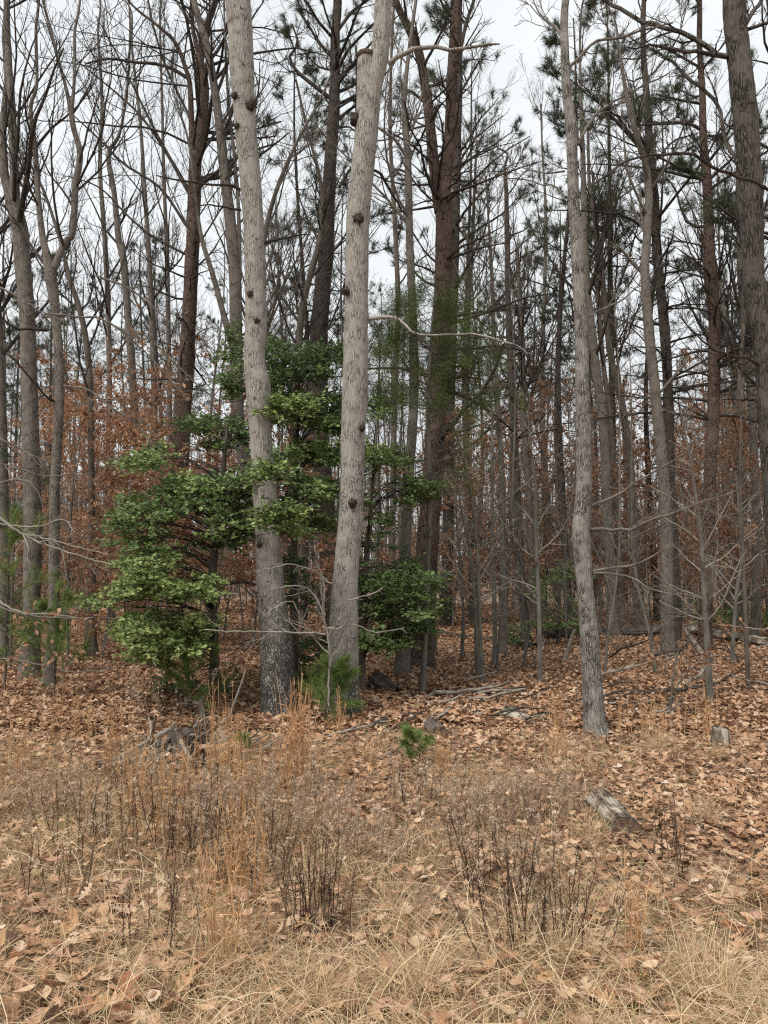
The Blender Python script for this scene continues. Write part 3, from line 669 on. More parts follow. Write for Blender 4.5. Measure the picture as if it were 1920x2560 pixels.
pine('pine_tree', 'bushy dark green pine crown showing behind the two tall stems', 19.0,
    [(1120, 1300, 26), (1125, 1000, 24), (1135, 700, 22), (1140, 500, 20), (1146, 300, 16), (1150, 150, 13), (1150, 20, 10)], M['pine_dark'],
    seed=24, tufts=2000, z0=8.0, n1=40, ln=1.9, top=2.5, nlen=0.2, wid=0.008)
pine('pine_tree', 'dark furrowed pine trunk just right of the smooth grey maple', 14.5,
    [(1690, 1640, 26), (1688, 1500, 25), (1674, 1179, 24), (1670, 986, 23), (1662, 831, 23), (1643, 639, 22), (1637, 501, 20), (1623, 347, 18), (1616, 231, 15), (1608, 116, 13), (1610, 0, 11)], M['pine_dark'],
    limbs=[[(1612, 375, 10), (1570, 330, 9), (1540, 300, 7), (1500, 270, 5)], [(1640, 445, 7), (1670, 420, 6), (1710, 405, 4)], [(1618, 265, 7), (1580, 245, 6), (1560, 225, 4)], [(1625, 310, 7), (1690, 305, 7), (1735, 305, 4)]],
    seed=25, tufts=1500, z0=7.6, n1=32, ln=2.5, top=3, nlen=0.17, wid=0.006, dead=16)
pine('pine_tree', 'furrowed brown pine trunk between the smooth grey maple and the right edge', 13.6,
    [(1762, 1595, 32), (1765, 1500, 31), (1774, 1217, 29), (1782, 1063, 28), (1786, 909, 27), (1785, 793, 27), (1774, 639, 25), (1768, 463, 22), (1758, 347, 18), (1756, 231, 15), (1749, 116, 13), (1749, 0, 11)], M['pine'],
    limbs=[[(1755, 325, 9), (1720, 308, 9), (1680, 308, 8), (1620, 312, 6), (1570, 315, 4)], [(1757, 450, 9), (1720, 430, 8), (1690, 415, 5)], [(1768, 340, 7), (1790, 340, 6), (1810, 345, 4)], [(1760, 260, 8), (1700, 250, 7), (1640, 235, 4)], [(1752, 170, 7), (1700, 140, 6), (1650, 110, 4)]],
    seed=26, tufts=1200, z0=7.4, n1=28, ln=2.2, top=3, nlen=0.17, wid=0.006, dead=14)
pine('pine_tree', 'slim dark pine pole between the twin-stemmed pine and the bent grey oak', 15.5,
    [(1312, 1560, 22), (1300, 1400, 20), (1290, 1200, 19), (1282, 1000, 17), (1272, 800, 15), (1268, 600, 13), (1266, 480, 10), (1262, 420, 7)], M['pine_dark'],
    seed=27, tufts=90, z0=6.4, n1=12, ln=1.4, top=0.8, dead=14, S=14)
pine('pine_tree', 'dark pine crown filling the upper right corner behind the shaggy trunk', 12.5,
    [(1960, 1500, 30), (1955, 1000, 28), (1945, 500, 24), (1935, 200, 20), (1930, 60, 16)], M['pine_dark'],
    seed=28, tufts=1000, z0=5.8, n1=34, ln=1.5, top=3, nlen=0.18, wid=0.007)

# --- more mid-distance hardwoods, each with its own path
hardwood('maple_tree', 'smooth grey trunk with dotted stubs left of the dark furrowed pine', 'tree', None,
    [(1672, 1645, 36), (1668, 1560, 31), (1665, 1300, 28), (1654, 1140, 26), (1639, 986, 25), (1623, 831, 24), (1612, 677, 22), (1617, 600, 20), (1622, 482, 18), (1612, 400, 15), (1600, 366, 14), (1573, 270, 12), (1560, 200, 9), (1548, 120, 6)], M['grey'],
    limbs=[[(1612, 690, 9), (1590, 660, 8), (1560, 620, 6), (1530, 600, 3)], [(1652, 980, 7), (1690, 930, 6), (1725, 880, 3)]], top=1.5, crown=(12, 6.0, 2.0, 0.4), seed=31, S=22, step=0.06, tw='twig_grey')
hardwood('maple_tree', 'grey trunk standing close to the twin-stemmed pine, left of its foot', 'tree', None,
    [(1005, 1690, 38), (1008, 1600, 32), (1012, 1400, 27), (1022, 1200, 25), (1034, 1000, 23), (1032, 800, 21), (1024, 600, 19), (1020, 400, 17), (1010, 280, 13), (1020, 150, 10), (1040, 0, 8)], M['grey'],
    limbs=[[(1016, 390, 9), (985, 350, 8), (955, 330, 6), (930, 310, 4)], [(1014, 430, 7), (980, 425, 6), (960, 450, 4)]], top=3, crown=(12, 6.2, 2.0, 0.4), seed=32, S=22, step=0.06, tw='twig_grey')
hardwood('maple_tree', 'thin dark trunk left of the twin-stemmed pine, fine branches high up', 'tree', 14.0,
    [(980, 1500, 15), (986, 1000, 14), (995, 780, 13), (990, 620, 12), (984, 500, 11), (975, 330, 9), (978, 150, 7), (985, 0, 6)], M['sap_dark'], top=3, crown=(12, 6.5, 2.0, 0.45), seed=33, S=12, step=0.1)
MID = [
 ('slim grey trunk a little left of the reddish trunk', 17, [(347, 1300, 22), (343, 1140, 20), (332, 950, 19), (320, 790, 18), (308, 640, 17), (297, 600, 15), (285, 480, 13), (272, 385, 10), (300, 330, 7), (320, 200, 6), (325, 60, 5)], 'grey', 'twig'),
 ('narrow dark trunk behind the forked left edge trees, leaning over to the left', 13, [(230, 1400, 16), (226, 1000, 15), (215, 850, 14), (195, 760, 13), (172, 690, 11), (150, 600, 9), (110, 480, 7), (60, 380, 5)], 'sap_dark', 'twig'),
 ('pale thin trunk seen midway from left edge to the reddish trunk', 20, [(276, 1300, 14), (274, 1000, 13), (270, 770, 13), (262, 600, 12), (250, 420, 10), (255, 250, 8), (245, 80, 6)], 'grey', 'twig'),
 ('thin spotted grey trunk directly left of the reddish trunk', 19, [(388, 1250, 15), (386, 1020, 15), (380, 800, 14), (372, 640, 12), (362, 480, 10), (350, 300, 8), (330, 120, 6)], 'grey', 'twig'),
 ('thin grey trunk touching the left side of the reddish trunk', 22, [(427, 1250, 14), (425, 1060, 13), (421, 830, 12), (418, 650, 11), (410, 450, 9), (405, 250, 7), (400, 60, 5)], 'grey', 'twig'),
 ('leaning dark trunk curving off the dark pine toward the speckled-foot oak', 17, [(740, 980, 18), (752, 800, 17), (770, 710, 16), (795, 620, 15), (803, 560, 12), (800, 450, 9), (770, 330, 7), (740, 200, 5)], 'sap_dark', 'twig'),
 ('spreading grey tree with rising fan of branches right of the speckled-foot oak', 15, [(660, 1150, 20), (655, 900, 18), (655, 700, 17), (660, 600, 14), (690, 480, 11), (740, 360, 8), (800, 250, 6), (830, 180, 4)], 'grey', 'twig_grey'),
 ('straight grey trunk just behind the bent grey oak', 16, [(1534, 1590, 26), (1520, 1300, 24), (1508, 1063, 23), (1488, 909, 22), (1468, 735, 20), (1462, 600, 16), (1458, 420, 13), (1452, 250, 9), (1450, 120, 6)], 'grey', 'twig'),
 ('slim brown trunk second to the right of the bent grey oak', 18, [(1556, 1560, 15), (1550, 1400, 14), (1527, 1063, 13), (1508, 909, 12), (1496, 754, 11), (1490, 600, 9), (1482, 430, 6)], 'sap_dark', 'twig'),
 ('leaning dark trunk bowing right, between the bent grey oak and grey maple', 17, [(1594, 1600, 18), (1577, 1179, 17), (1558, 1024, 16), (1527, 889, 15), (1508, 716, 14), (1500, 620, 12), (1475, 480, 9), (1470, 330, 6)], 'sap_dark', 'twig'),
 ('grey forked trunk between the brown pine and the right edge', 18, [(1850, 1560, 32), (1850, 1400, 30), (1850, 1140, 30), (1846, 986, 29), (1828, 870, 18), (1808, 790, 16), (1800, 720, 14), (1780, 620, 11), (1775, 480, 8)], 'grey', 'twig'),
 ('straight grey trunk close to the right edge', 16, [(1890, 1620, 22), (1890, 1300, 20), (1882, 1063, 19), (1868, 860, 18), (1852, 700, 16), (1848, 550, 13), (1846, 400, 9), (1850, 200, 6)], 'grey', 'twig'),
 ('thin grey trunk left of the slim dark pine pole', 13, [(1258, 1680, 17), (1260, 1500, 15), (1255, 1300, 14), (1250, 1100, 13), (1238, 900, 11), (1230, 700, 9), (1222, 560, 6), (1215, 440, 4)], 'grey', 'twig_grey'),
 ('brown pole trunk right beside the slim dark pine pole', 18, [(1332, 1560, 18), (1326, 1300, 17), (1312, 1100, 16), (1306, 900, 14), (1300, 760, 11), (1292, 620, 8)], 'sap_dark', 'twig'),
 ('grey trunk at the far left edge, half out of view', 13, [(10, 1640, 30), (8, 1400, 28), (4, 1100, 26), (-8, 800, 24), (-25, 500, 20), (-30, 200, 14)], 'grey', 'twig'),
 ('pale thin trunk right of the twin-stemmed pine, bare top below the open sky', 20, [(1180, 1560, 14), (1176, 1300, 13), (1166, 1000, 12), (1172, 780, 11), (1180, 620, 9), (1186, 480, 7), (1192, 350, 4)], 'grey', 'twig_grey'),
 ('bare slender tree with fine top showing against the open sky', 24, [(1362, 1560, 12), (1360, 1200, 12), (1356, 900, 11), (1362, 700, 9), (1364, 520, 7), (1356, 380, 5), (1352, 260, 4)], 'grey', 'twig_grey'),
]
for k, (lb, D, path, mt, tw) in enumerate(MID):
    fork = 'fork' in lb
    hardwood('maple_tree', lb, 'tree', D, path, M[mt], stems=[[(1850, 1000, 20), (1858, 880, 17), (1860, 760, 15), (1866, 600, 12), (1870, 450, 8)]] if fork else (),
             top=0 if path[-1][1] > 150 else 2.5, crown=(16 if 'fan' not in lb else 22, (4.6 if k % 2 else 5.4) + (D - 16) * 0.15, 2.0 + 0.06 * D, 0.5), seed=100 + k, S=12, step=0.12, tw=tw, leaves=0)

# ------------------------------------------------------------------ cedar with drooping sprays
def cedar():
    rng = np.random.default_rng(71)
    D = G(1055, 1738)[1]
    p = px_path([(1055, 1738, 17), (1060, 1640, 15), (1066, 1500, 14), (1071, 1350, 13), (1074, 1200, 12), (1070, 1000, 11), (1078, 850, 8), (1085, 760, 5), (1088, 720, 3)], D)
    base = np.array([p[0][0], p[0][1], float(hgt(p[0][0], p[0][1]))]); loc = np.array([*base, 0])
    root = thing('cedar_tree', 'thin grey leaning cedar with dark olive drooping sprays before the twin-stemmed pine', 'tree', base)
    tr = smooth_path(p, 0.06) - loc
    link('trunk', trunk_geo(Geo(), tr, 16, 0.004, 9, 40).mesh('trunk'), M['sap'], root)
    sel = tr[tr[:, 2] > 1.6]; K1, L = resamp(sel, 14)
    c1 = grow(rng, K1[None, :, :3], K1[None, :, 3], np.array([1.0]), 46, 0.05, 1.0, 1.35, 1.0, 0.1, -0.02, 8, 0.3, 0.004)
    cx = grow(rng, K1[None, :, :3], K1[None, :, 3], np.array([1.15]), 44, 0.55, 0.98, 1.3, 1.0, 0.1, -0.02, 8, 0.3, 0.004)
    c1 = tuple(np.concatenate(z) for z in zip(c1, cx))
    c2 = grow(rng, *c1, 6, 0.2, 1.0, 0.8, 0.45, 0.15, -0.15, 5, 0.5, 0.002)
    link('crown', Geo().tubes(c1[0], c1[1], 5).tubes(c2[0], c2[1], 3).mesh('crown'), M['twig_grey'], root)
    # foliage where the photograph shows it: up the middle and out to the right
    tips, td = shoots(rng, c2[0]); w = tips + base
    px, py = pix(w[:, 0], w[:, 1], w[:, 2])
    want = (py < 1000) | ((py < 1230) & (rng.uniform(0, 1, len(py)) < 0.45))
    tips, td = tips[want], td[want]
    n = 120; m = len(tips); pid = np.repeat(np.arange(m), n); N = len(pid)
    pos = tips[pid] + rng.normal(0, 1, (N, 3)) * np.array([0.05, 0.05, 0.06]) - np.array([0, 0, 0.05])
    d = unit(td[pid] * 0.5 + rng.normal(0, 0.45, (N, 3)) + np.array([0, 0, -0.35]))
    L = rng.uniform(0.03, 0.075, N)[:, None]; side = unit(np.cross(d, rng.normal(0, 1, (N, 3)))) * 0.0028
    v = np.stack([pos - side, pos + side, pos + d * L], 1)
    r = np.repeat(np.clip(rng.normal(.45, .25, m)[pid] + rng.normal(0, .15, N), 0, 1), 3)
    link('foliage', Geo().add(v, None, np.arange(3 * N).reshape(-1, 3), r).mesh('foliage', False), M['cedar'], root)
cedar()

# ------------------------------------------------------------------ hollies
def inside(poly, x, y):
    c = False; n = len(poly)
    for a in range(n):
        (x1, y1), (x2, y2) = poly[a], poly[a - 1]
        if (y1 > y) != (y2 > y) and x < (x2 - x1) * (y - y1) / (y2 - y1) + x1: c = not c
    return c
def holly(label, trunk, D, regions, seed, limbs=(), gap=-0.12):
    """regions: (outline in the photograph, number of sprays, depth offset, depth spread, brightness)"""
    rng = np.random.default_rng(seed)
    p = px_path(trunk, D); base = np.array([p[0][0], p[0][1], float(hgt(p[0][0], p[0][1]))]); loc = np.array([*base, 0])
    root = thing('holly_tree', label, 'tree', base)
    tr = smooth_path(p, 0.06) - loc
    link('trunk', trunk_geo(Geo(), tr, 14, 0.003, seed, 30).mesh('trunk'), M['sap_dark'], root)
    gb, gl = Geo(), Geo()
    C, BR = [], []
    for poly, cnt_, dd, ds, br in regions:
        cnt_ = int(cnt_ * 1.5)
        q = np.array(poly, float); lo, hi = q.min(0), q.max(0); got = 0
        for _ in range(cnt_ * 40):
            if got >= cnt_: break
            x, y = rng.uniform(lo, hi)
            if not inside(poly, x, y) or vnoise(np.array([[x / 95, y / 42, seed]]), seed)[0] < gap: continue
            C.append(P(x, y, D + dd + rng.normal(0, ds)) - base); BR.append(br + 0.2 * vnoise(np.array([[x / 120, y / 60, 3.3]]), seed + 7)[0]); got += 1
    C = np.array(C); BR = np.array(BR); nc = len(C)
    ti = np.clip(np.searchsorted(tr[:, 2], C[:, 2] - 0.25), 0, len(tr) - 1); st = tr[ti, :3]
    K = 9; s_ = np.linspace(0, 1, K)[None, :, None]
    pt = st[:, None] * (1 - s_) + C[:, None] * s_; pt[:, :, 2] += (np.sin(np.linspace(0, math.pi, K)) * 0.10)[None]
    pt[:, 1:-1] += np.cumsum(rng.normal(0, 0.018, (nc, K - 2, 3)), 1) * np.sin(np.linspace(0.4, math.pi - .4, K - 2))[None, :, None]
    main = rng.uniform(0, 1, nc) < 0.3
    gb.tubes(pt[main], np.tile(np.linspace(0.008, 0.0025, K), (int(main.sum()), 1)), 4)
    # each spray: a few twigs spreading in a nearly level fan
    m = 5; pid = np.repeat(np.arange(nc), m); N = len(pid)
    out = unit(C - st) * np.array([1, 1, 0.15]); out = unit(out + np.array([0, -0.35, 0]))
    yaw = rng.normal(0, 0.95, N); d = out[pid]; d = np.stack([d[:, 0] * np.cos(yaw) - d[:, 1] * np.sin(yaw), d[:, 0] * np.sin(yaw) + d[:, 1] * np.cos(yaw), rng.normal(0.02, 0.22, N)], -1); d = unit(d)
    Ls = rng.uniform(0.10, 0.27, N); q0 = C[pid] + rng.normal(0, 1, (N, 3)) * np.array([.05, .05, .025])
    tw = q0[:, None] + d[:, None] * (np.linspace(0, 1, 4)[None, :, None] * Ls[:, None, None]); tw[:, 2:, 2] -= rng.uniform(0, .03, (N, 1))
    gb.tubes(tw, np.tile(np.linspace(0.0028, 0.0014, 4), (N, 1)), 3)
    per = 12; lid = np.repeat(np.arange(N), per); n = len(lid)
    t = rng.uniform(0.05, 1, n) * 3; i = np.minimum(t.astype(int), 2); f = (t - i)[:, None]
    a, b = tw[lid, i], tw[lid, i + 1]; pos = a * (1 - f) + b * f + rng.normal(0, .006, (n, 3)); tan = unit(b - a)
    sd = unit(np.cross(tan, np.array([0, 0, 1.0]))) * rng.choice([-1, 1], n)[:, None]
    dl = unit(tan * rng.uniform(0.2, 1, n)[:, None] + sd * rng.uniform(0.4, 1, n)[:, None] + rng.normal(0, 0.3, (n, 3)))
    up = unit(np.array([0, -0.4, 1.0]) + rng.normal(0, 0.42, (n, 3)))
    x = unit(np.cross(dl, up)); z = np.cross(x, dl); RR = np.stack([x, dl, z], -1)
    sc = rng.uniform(0.032, 0.066, n)
    tone = np.clip(np.repeat(np.clip(rng.normal(0, 0.10, N) + BR[pid], 0.05, 1), per) + rng.normal(0, 0.14, n), 0, 1)
    gl.scatter(HOLLY, pos + dl * sc[:, None] * 0.5, RR, sc, tone)
    for lb in limbs:
        q = smooth_path(px_path(lb, D, False), 0.06) - loc
        link('limb', Geo().tubes(q[:, :3], q[:, 3], 8).mesh('limb'), M['twig_pale'] if lb[0][2] < 8 else M['sap_dark'], root)
    link('crown', gb.mesh('crown'), M['twig'], root)
    link('foliage', gl.mesh('foliage', False), M['holly'], root)
    return root
holly('largest holly, bright green and airy, sprawling left of the speckled-foot oak', [(535, 1720, 24), (535, 1600, 22), (530, 1450, 20), (545, 1300, 16), (560, 1150, 11), (570, 1060, 6)], 9.2,
    [([(240, 1500), (258, 1415), (330, 1390), (420, 1395), (540, 1430), (545, 1500), (520, 1570), (500, 1640), (420, 1665), (345, 1640), (310, 1580), (262, 1545)], 165, -0.7, .45, .70),
     ([(290, 1350), (278, 1290), (300, 1235), (345, 1225), (470, 1240), (620, 1230), (650, 1330), (560, 1385), (420, 1390), (330, 1375)], 120, 0.0, .55, .42),
     ([(330, 1215), (325, 1150), (420, 1110), (560, 1105), (650, 1130), (655, 1215), (560, 1240), (420, 1235)], 85, 0.0, .5, .52),
     ([(440, 1105), (445, 1060), (530, 1035), (620, 1055), (640, 1100), (540, 1115)], 34, 0.3, .35, .35),
     ([(640, 1150), (700, 1130), (760, 1180), (840, 1190), (830, 1320), (740, 1340), (650, 1310)], 70, -0.2, .5, .5),
     ([(625, 1265), (690, 1235), (745, 1280), (720, 1330), (650, 1320)], 16, -1.6, .12, .66), ([(630, 1180), (690, 1160), (700, 1225), (640, 1235)], 10, -1.6, .12, .6),
     ([(300, 1700), (420, 1670), (540, 1660), (600, 1720), (420, 1745)], 10, 0.2, .3, .3)], 81,
    limbs=[[(645, 1462, 8), (610, 1455, 8), (575, 1458, 8, -0.1), (552, 1468, 7, -0.2), (548, 1500, 6, -0.3), (540, 1530, 4, -0.4), (518, 1563, 2, -0.5)]])
holly('darker holly crown filling the gap between the two big grey trunks', [(735, 1690, 22), (735, 1500, 19), (735, 1350, 17), (740, 1150, 13), (745, 1000, 9), (750, 860, 5)], 10.2,
    [([(665, 800), (720, 780), (850, 800), (865, 960), (860, 1060), (700, 1070), (670, 960)], 150, 0, .6, .33), ([(560, 840), (610, 800), (625, 900), (610, 1000), (560, 980)], 30, .3, .4, .3),
     ([(640, 1000), (720, 975), (800, 990), (780, 1050), (660, 1055)], 22, -1.6, .15, .68), ([(680, 1070), (850, 1060), (850, 1220), (760, 1230), (690, 1180)], 60, -.2, .5, .5),
     ([(690, 1400), (760, 1390), (780, 1520), (700, 1540)], 18, .1, .3, .25), ([(710, 1560), (830, 1560), (830, 1720), (720, 1710)], 26, .2, .3, .2)], 82)
holly('holly with mid green leaves spreading out right of the sawn-fork oak', [(905, 1690, 18), (908, 1500, 16), (925, 1300, 12), (935, 1150, 7)], 9.6,
    [([(905, 1110), (990, 1120), (1010, 1190), (1080, 1210), (1070, 1250), (980, 1260), (960, 1310), (905, 1310)], 58, 0, .4, .45), ([(900, 1340), (960, 1330), (1000, 1390), (1090, 1450), (1085, 1530), (1040, 1560), (960, 1560), (900, 1600)], 105, 0, .45, .43),
     ([(895, 1600), (980, 1570), (1010, 1610), (990, 1670), (900, 1660)], 34, -.1, .3, .5), ([(1000, 1560), (1070, 1560), (1060, 1610), (1000, 1610)], 10, 0, .2, .35), ([(905, 990), (950, 1000), (950, 1050), (905, 1050)], 6, 0, .2, .5)], 83)
holly('low dark holly bush beside the pale sapling in the middle distance', [(1395, 1600, 10), (1398, 1500, 8), (1400, 1440, 5)], 15.0,
    [([(1260, 1600), (1300, 1550), (1430, 1540), (1470, 1590), (1380, 1620)], 30, -.3, .5, .42), ([(1330, 1440), (1400, 1400), (1480, 1440), (1470, 1540), (1350, 1540)], 34, .2, .7, .42)], 84)
holly('small dark holly at the log, between the brown pine and right edge', [(1830, 1600, 10), (1832, 1530, 8), (1835, 1480, 5)], 17.0,
    [([(1700, 1500), (1760, 1490), (1920, 1460), (1940, 1560), (1760, 1570)], 26, 0, .7, .4)], 85)

# ------------------------------------------------------------------ beech saplings with dry leaves
def beech_proto(name, label, H, seed, n1, nl, sc):
    rng = np.random.default_rng(seed)
    root = thing(name, label, 'sapling')
    z = np.linspace(0, 1, 10); pts = np.stack([0.06 * H * vnoise(np.stack([z * 3, z * 0, z * 0 + seed], -1), seed), 0.06 * H * vnoise(np.stack([z * 3, z * 0 + 9, z * 0 + seed], -1), seed), z * H - 0.05], -1)
    r = np.linspace((0.010 if nl else 0.0075) * H ** 0.6, 0.003, 10)
    link('trunk', Geo().tubes(pts, r, 7).mesh('trunk'), M['sap'], root)
    c1 = grow(rng, pts[None], r[None], np.array([H * 0.36]), n1, 0.1, 0.97, 1.15, 1.0, 0.13, 0.03, 8, 0.4, 0.0025)
    c2 = grow(rng, *c1, 6, 0.15, 1, 0.7, 0.5, 0.13, 0.02, 5, 0.55, 0.002)
    link('crown', Geo().tubes(c1[0], c1[1], 4).tubes(c2[0], c2[1], 3).mesh('crown'), M['twig_grey'], root)
    if nl:
        k = rng.integers(0, len(c2[0]), nl); i = rng.integers(0, 4, nl); f = rng.uniform(0, 1, (nl, 1))
        pos = c2[0][k, i] * (1 - f) + c2[0][k, i + 1] * f
        d = unit(c2[0][k, i + 1] - c2[0][k, i] + rng.normal(0, 0.6, (nl, 3)) + np.array([0, 0, -0.25]))
        s = rng.uniform(0.05, 0.085, nl) * sc
        link('foliage', Geo().scatter(BEECH, pos + d * s[:, None] * .4, frames(d, rng), s, rng.uniform(0, 1, nl)).mesh('foliage', False), M['beech'], root)
    return root
LM = [(-50, 'left edge'), (100, 'forked left edge trees'), (465, 'reddish trunk'), (670, 'speckled-foot oak'), (880, 'sawn-fork oak'), (1095, 'twin-stemmed pine'), (1290, 'slim dark pole'), (1460, 'bent grey oak'), (1660, 'smooth grey maple'), (1780, 'brown pine'), (1960, 'right edge')]
def place(px):
    """where a far thing stands, told by the nearest trunks that one can find"""
    for (a, na), (b, nb) in zip(LM[:-1], LM[1:]):
        if px < b or b == LM[-1][0]:
            f = (px - a) / (b - a)
            if f < 0.34: return f'just right of the {na}' if 'edge' not in na or 'trees' in na else f'at the {na}'
            if f > 0.66: return f'just left of the {nb}'
            return f'between {na} and {nb}'

BP = [beech_proto('beech_sapling', 'tmp', 4.2, 91, 30, 2300, 1.12), beech_proto('beech_sapling', 'tmp', 5.5, 92, 34, 2700, 1.15), beech_proto('beech_sapling', 'tmp', 2.6, 93, 20, 1200, 1.05)]
rngb = np.random.default_rng(5)
spots = [(205, 1640, 1), (330, 1690, 0), (250, 1660, 2), (420, 1700, 2), (160, 1650, 0), (300, 1610, 1), (60, 1640, 2), (470, 1640, 1), (560, 1640, 0), (760, 1640, 0), (640, 1620, 1), (700, 1600, 1), (1000, 1590, 0), (1130, 1570, 1), (380, 1590, 1), (100, 1590, 1),
         (1230, 1570, 0), (1390, 1560, 1), (1480, 1550, 0), (1560, 1545, 1), (1640, 1550, 0), (1720, 1560, 0), (1810, 1575, 1), (1880, 1580, 0), (1935, 1600, 1), (1850, 1540, 1), (1750, 1530, 1), (1600, 1520, 1), (1420, 1525, 1), (1300, 1530, 1), (1180, 1525, 1), (1060, 1530, 1),
         (230, 1560, 1), (330, 1545, 1), (430, 1550, 1), (540, 1540, 1), (830, 1550, 1), (10, 1570, 1), (1900, 1530, 1), (1680, 1510, 1), (170, 1540, 1), (60, 1530, 1)] + [(1110 + 43 * q, 1535 + (q * 37) % 42, 1 - (q % 3 == 0)) for q in range(20)] + [(120 + 61 * q, 1560 + (q * 29) % 60, q % 2) for q in range(8)]
for k, (px, py, w) in enumerate(spots):
    b = G(px, py); D = b[1]
    near = 'near' if D < 13.5 else ('mid-distance' if D < 19 else 'far')
    lab = f'{near} {["middling", "tall", "low"][w]} beech sapling with orange leaves {place(px)}'
    dup(BP[w], b, rngb.uniform(0, 6.28), (rngb.uniform(0.8, 1.15), rngb.uniform(0.8, 1.1) if py > 1590 else rngb.uniform(0.9, 1.25)), lab, lab)
def drop(root):
    for c in list(root.children): drop(c)
    bpy.data.objects.remove(root)
for o in BP: drop(o)

# ------------------------------------------------------------------ bare background trees
def bare_proto(H, seed, r0, n1, up, clear, ln, mat, tw, curve):
    rng = np.random.default_rng(seed); root = thing('bare_tree', 'tmp', 'tree')
    z = np.linspace(0, 1, 16); s0 = seed * 1.37
    pts = np.stack([curve * vnoise(np.stack([z * 2.2 + s0, z * 0, z * 0], -1), seed), curve * vnoise(np.stack([z * 2.2 + s0, z * 0 + 5, z * 0], -1), seed), z * H - 0.1], -1)
    pts[:, :2] -= pts[0, :2]
    r = r0 * (1 - 0.86 * z ** 0.85); r[0] *= 1.25
    link('trunk', Geo().tubes(pts, r, 9).mesh('trunk'), mat, root)
    K1 = pts[None]; R1 = r[None]
    c1 = grow(rng, K1, R1, np.array([ln * 1.25]), n1, clear, 0.99, 0.95, 1.0, 0.11, up * 0.7, 8, 0.42, 0.008, 0.25)
    d1 = grow(rng, K1, R1, np.array([2.0]), 26, 0.08, clear + 0.1, 1.3, 1.0, 0.13, 0.02, 7, 0.2, 0.005, 0.4)
    c2 = grow(rng, *c1, 6, 0.15, 1, 0.7, 0.48, 0.12, up * 0.7, 6, 0.55, 0.0045)
    c3 = grow(rng, *c2, 5, 0.1, 1, 0.7, 0.48, 0.15, up * 0.5, 4, 0.6, 0.0032)
    d2 = grow(rng, *d1, 6, 0.2, 1, 0.8, 0.5, 0.15, 0, 4, 0.5, 0.003)
    g = Geo().tubes(c1[0], c1[1], 5).tubes(c2[0], c2[1], 3).tubes(c3[0], c3[1], 3).tubes(d1[0], d1[1], 4).tubes(d2[0], d2[1], 3)
    link('crown', g.mesh('crown'), M[tw], root)
    return root
def pine_proto(H, seed, r0, clear, n1, ln, tufts):
    rng = np.random.default_rng(seed); root = thing('pine_tree', 'tmp', 'tree')
    z = np.linspace(0, 1, 16); s0 = seed * 1.1
    pts = np.stack([0.35 * vnoise(np.stack([z * 2 + s0, z * 0, z * 0], -1), seed), 0.35 * vnoise(np.stack([z * 2 + s0, z * 0 + 5, z * 0], -1), seed), z * H - 0.1], -1); pts[:, :2] -= pts[0, :2]
    r = r0 * (1 - 0.85 * z ** 0.9)
    link('trunk', Geo().tubes(pts, r, 9).mesh('trunk'), M['pine_dark'], root)
    c1 = grow(rng, pts[None], r[None], np.array([ln]), n1, clear, 0.99, 1.2, 1.0, 0.1, 0.14, 7, 0.4, 0.008)
    d1 = grow(rng, pts[None], r[None], np.array([1.5]), 16, 0.2, clear, 1.35, 1.0, 0.1, -0.02, 6, 0.2, 0.006, 0.4)
    c2 = grow(rng, *c1, 6, 0.3, 1, 0.8, 0.45, 0.15, 0.2, 5, 0.5, 0.005)
    d2 = grow(rng, *d1, 4, 0.2, 1, 0.8, 0.5, 0.15, 0, 4, 0.5, 0.003)
    c3 = grow(rng, *c2, 3, 0.3, 1, 0.7, 0.5, 0.15, 0.25, 4, 0.6, 0.004)
    link('crown', Geo().tubes(c1[0], c1[1], 4).tubes(c2[0], c2[1], 3).tubes(c3[0], c3[1], 3).tubes(d1[0], d1[1], 4).tubes(d2[0], d2[1], 3).mesh('crown'), M['twig'], root)
    a, b = shoots(rng, np.concatenate([c2[0][:, -4:], c3[0]])); k = rng.permutation(len(a))[:tufts]
    g = Geo(); pine_needles(rng, a[k], b[k], 20, 0.19, 0.010, g, spread=0.8)
    link('needles', g.mesh('needles', False), M['needle'], root, 'stuff')
    return root
PROT = [bare_proto(17, 201, 0.10, 26, 0.35, 0.42, 2.6, M['grey'], 'twig', 0.5), bare_proto(15, 202, 0.07, 24, 0.5, 0.36, 2.2, M['sap_dark'], 'twig_grey', 0.6), bare_proto(18, 203, 0.125, 26, 0.3, 0.45, 3.0, M['grey'], 'twig_grey', 0.5),
        bare_proto(13, 204, 0.055, 22, 0.6, 0.35, 1.9, M['sap_dark'], 'twig', 0.7), bare_proto(12, 205, 0.045, 20, 0.55, 0.3, 1.8, M['sap'], 'twig_grey', 0.7), bare_proto(16, 206, 0.085, 26, 0.45, 0.4, 2.5, M['oak3'], 'twig', 0.6)]
KIND = ['grey bare tree', 'slender brown bare tree', 'stout grey bare tree', 'thin dark bare tree', 'thin pale bare tree', 'brown bare tree']
PINE = [pine_proto(17, 301, 0.125, 0.55, 28, 2.4, 1500), pine_proto(14, 302, 0.10, 0.45, 30, 2.0, 1500), pine_proto(19, 303, 0.14, 0.6, 26, 2.6, 1500)]
rb = np.random.default_rng(77)
def put_bg(o, kind, x, y, s, grp):
    z = float(hgt(x, y)); px = pix(x, y, z + 1)[0]
    band = 'in middle distance' if y < 22 else ('far back' if y < 36 else 'deepest in the wood')
    lab = f'{kind} {band} {place(px)}'
    dup(o, (x, y, z), rb.uniform(0, 6.28), s, lab, lab)
cnt = 0; tries = 0; placed = []
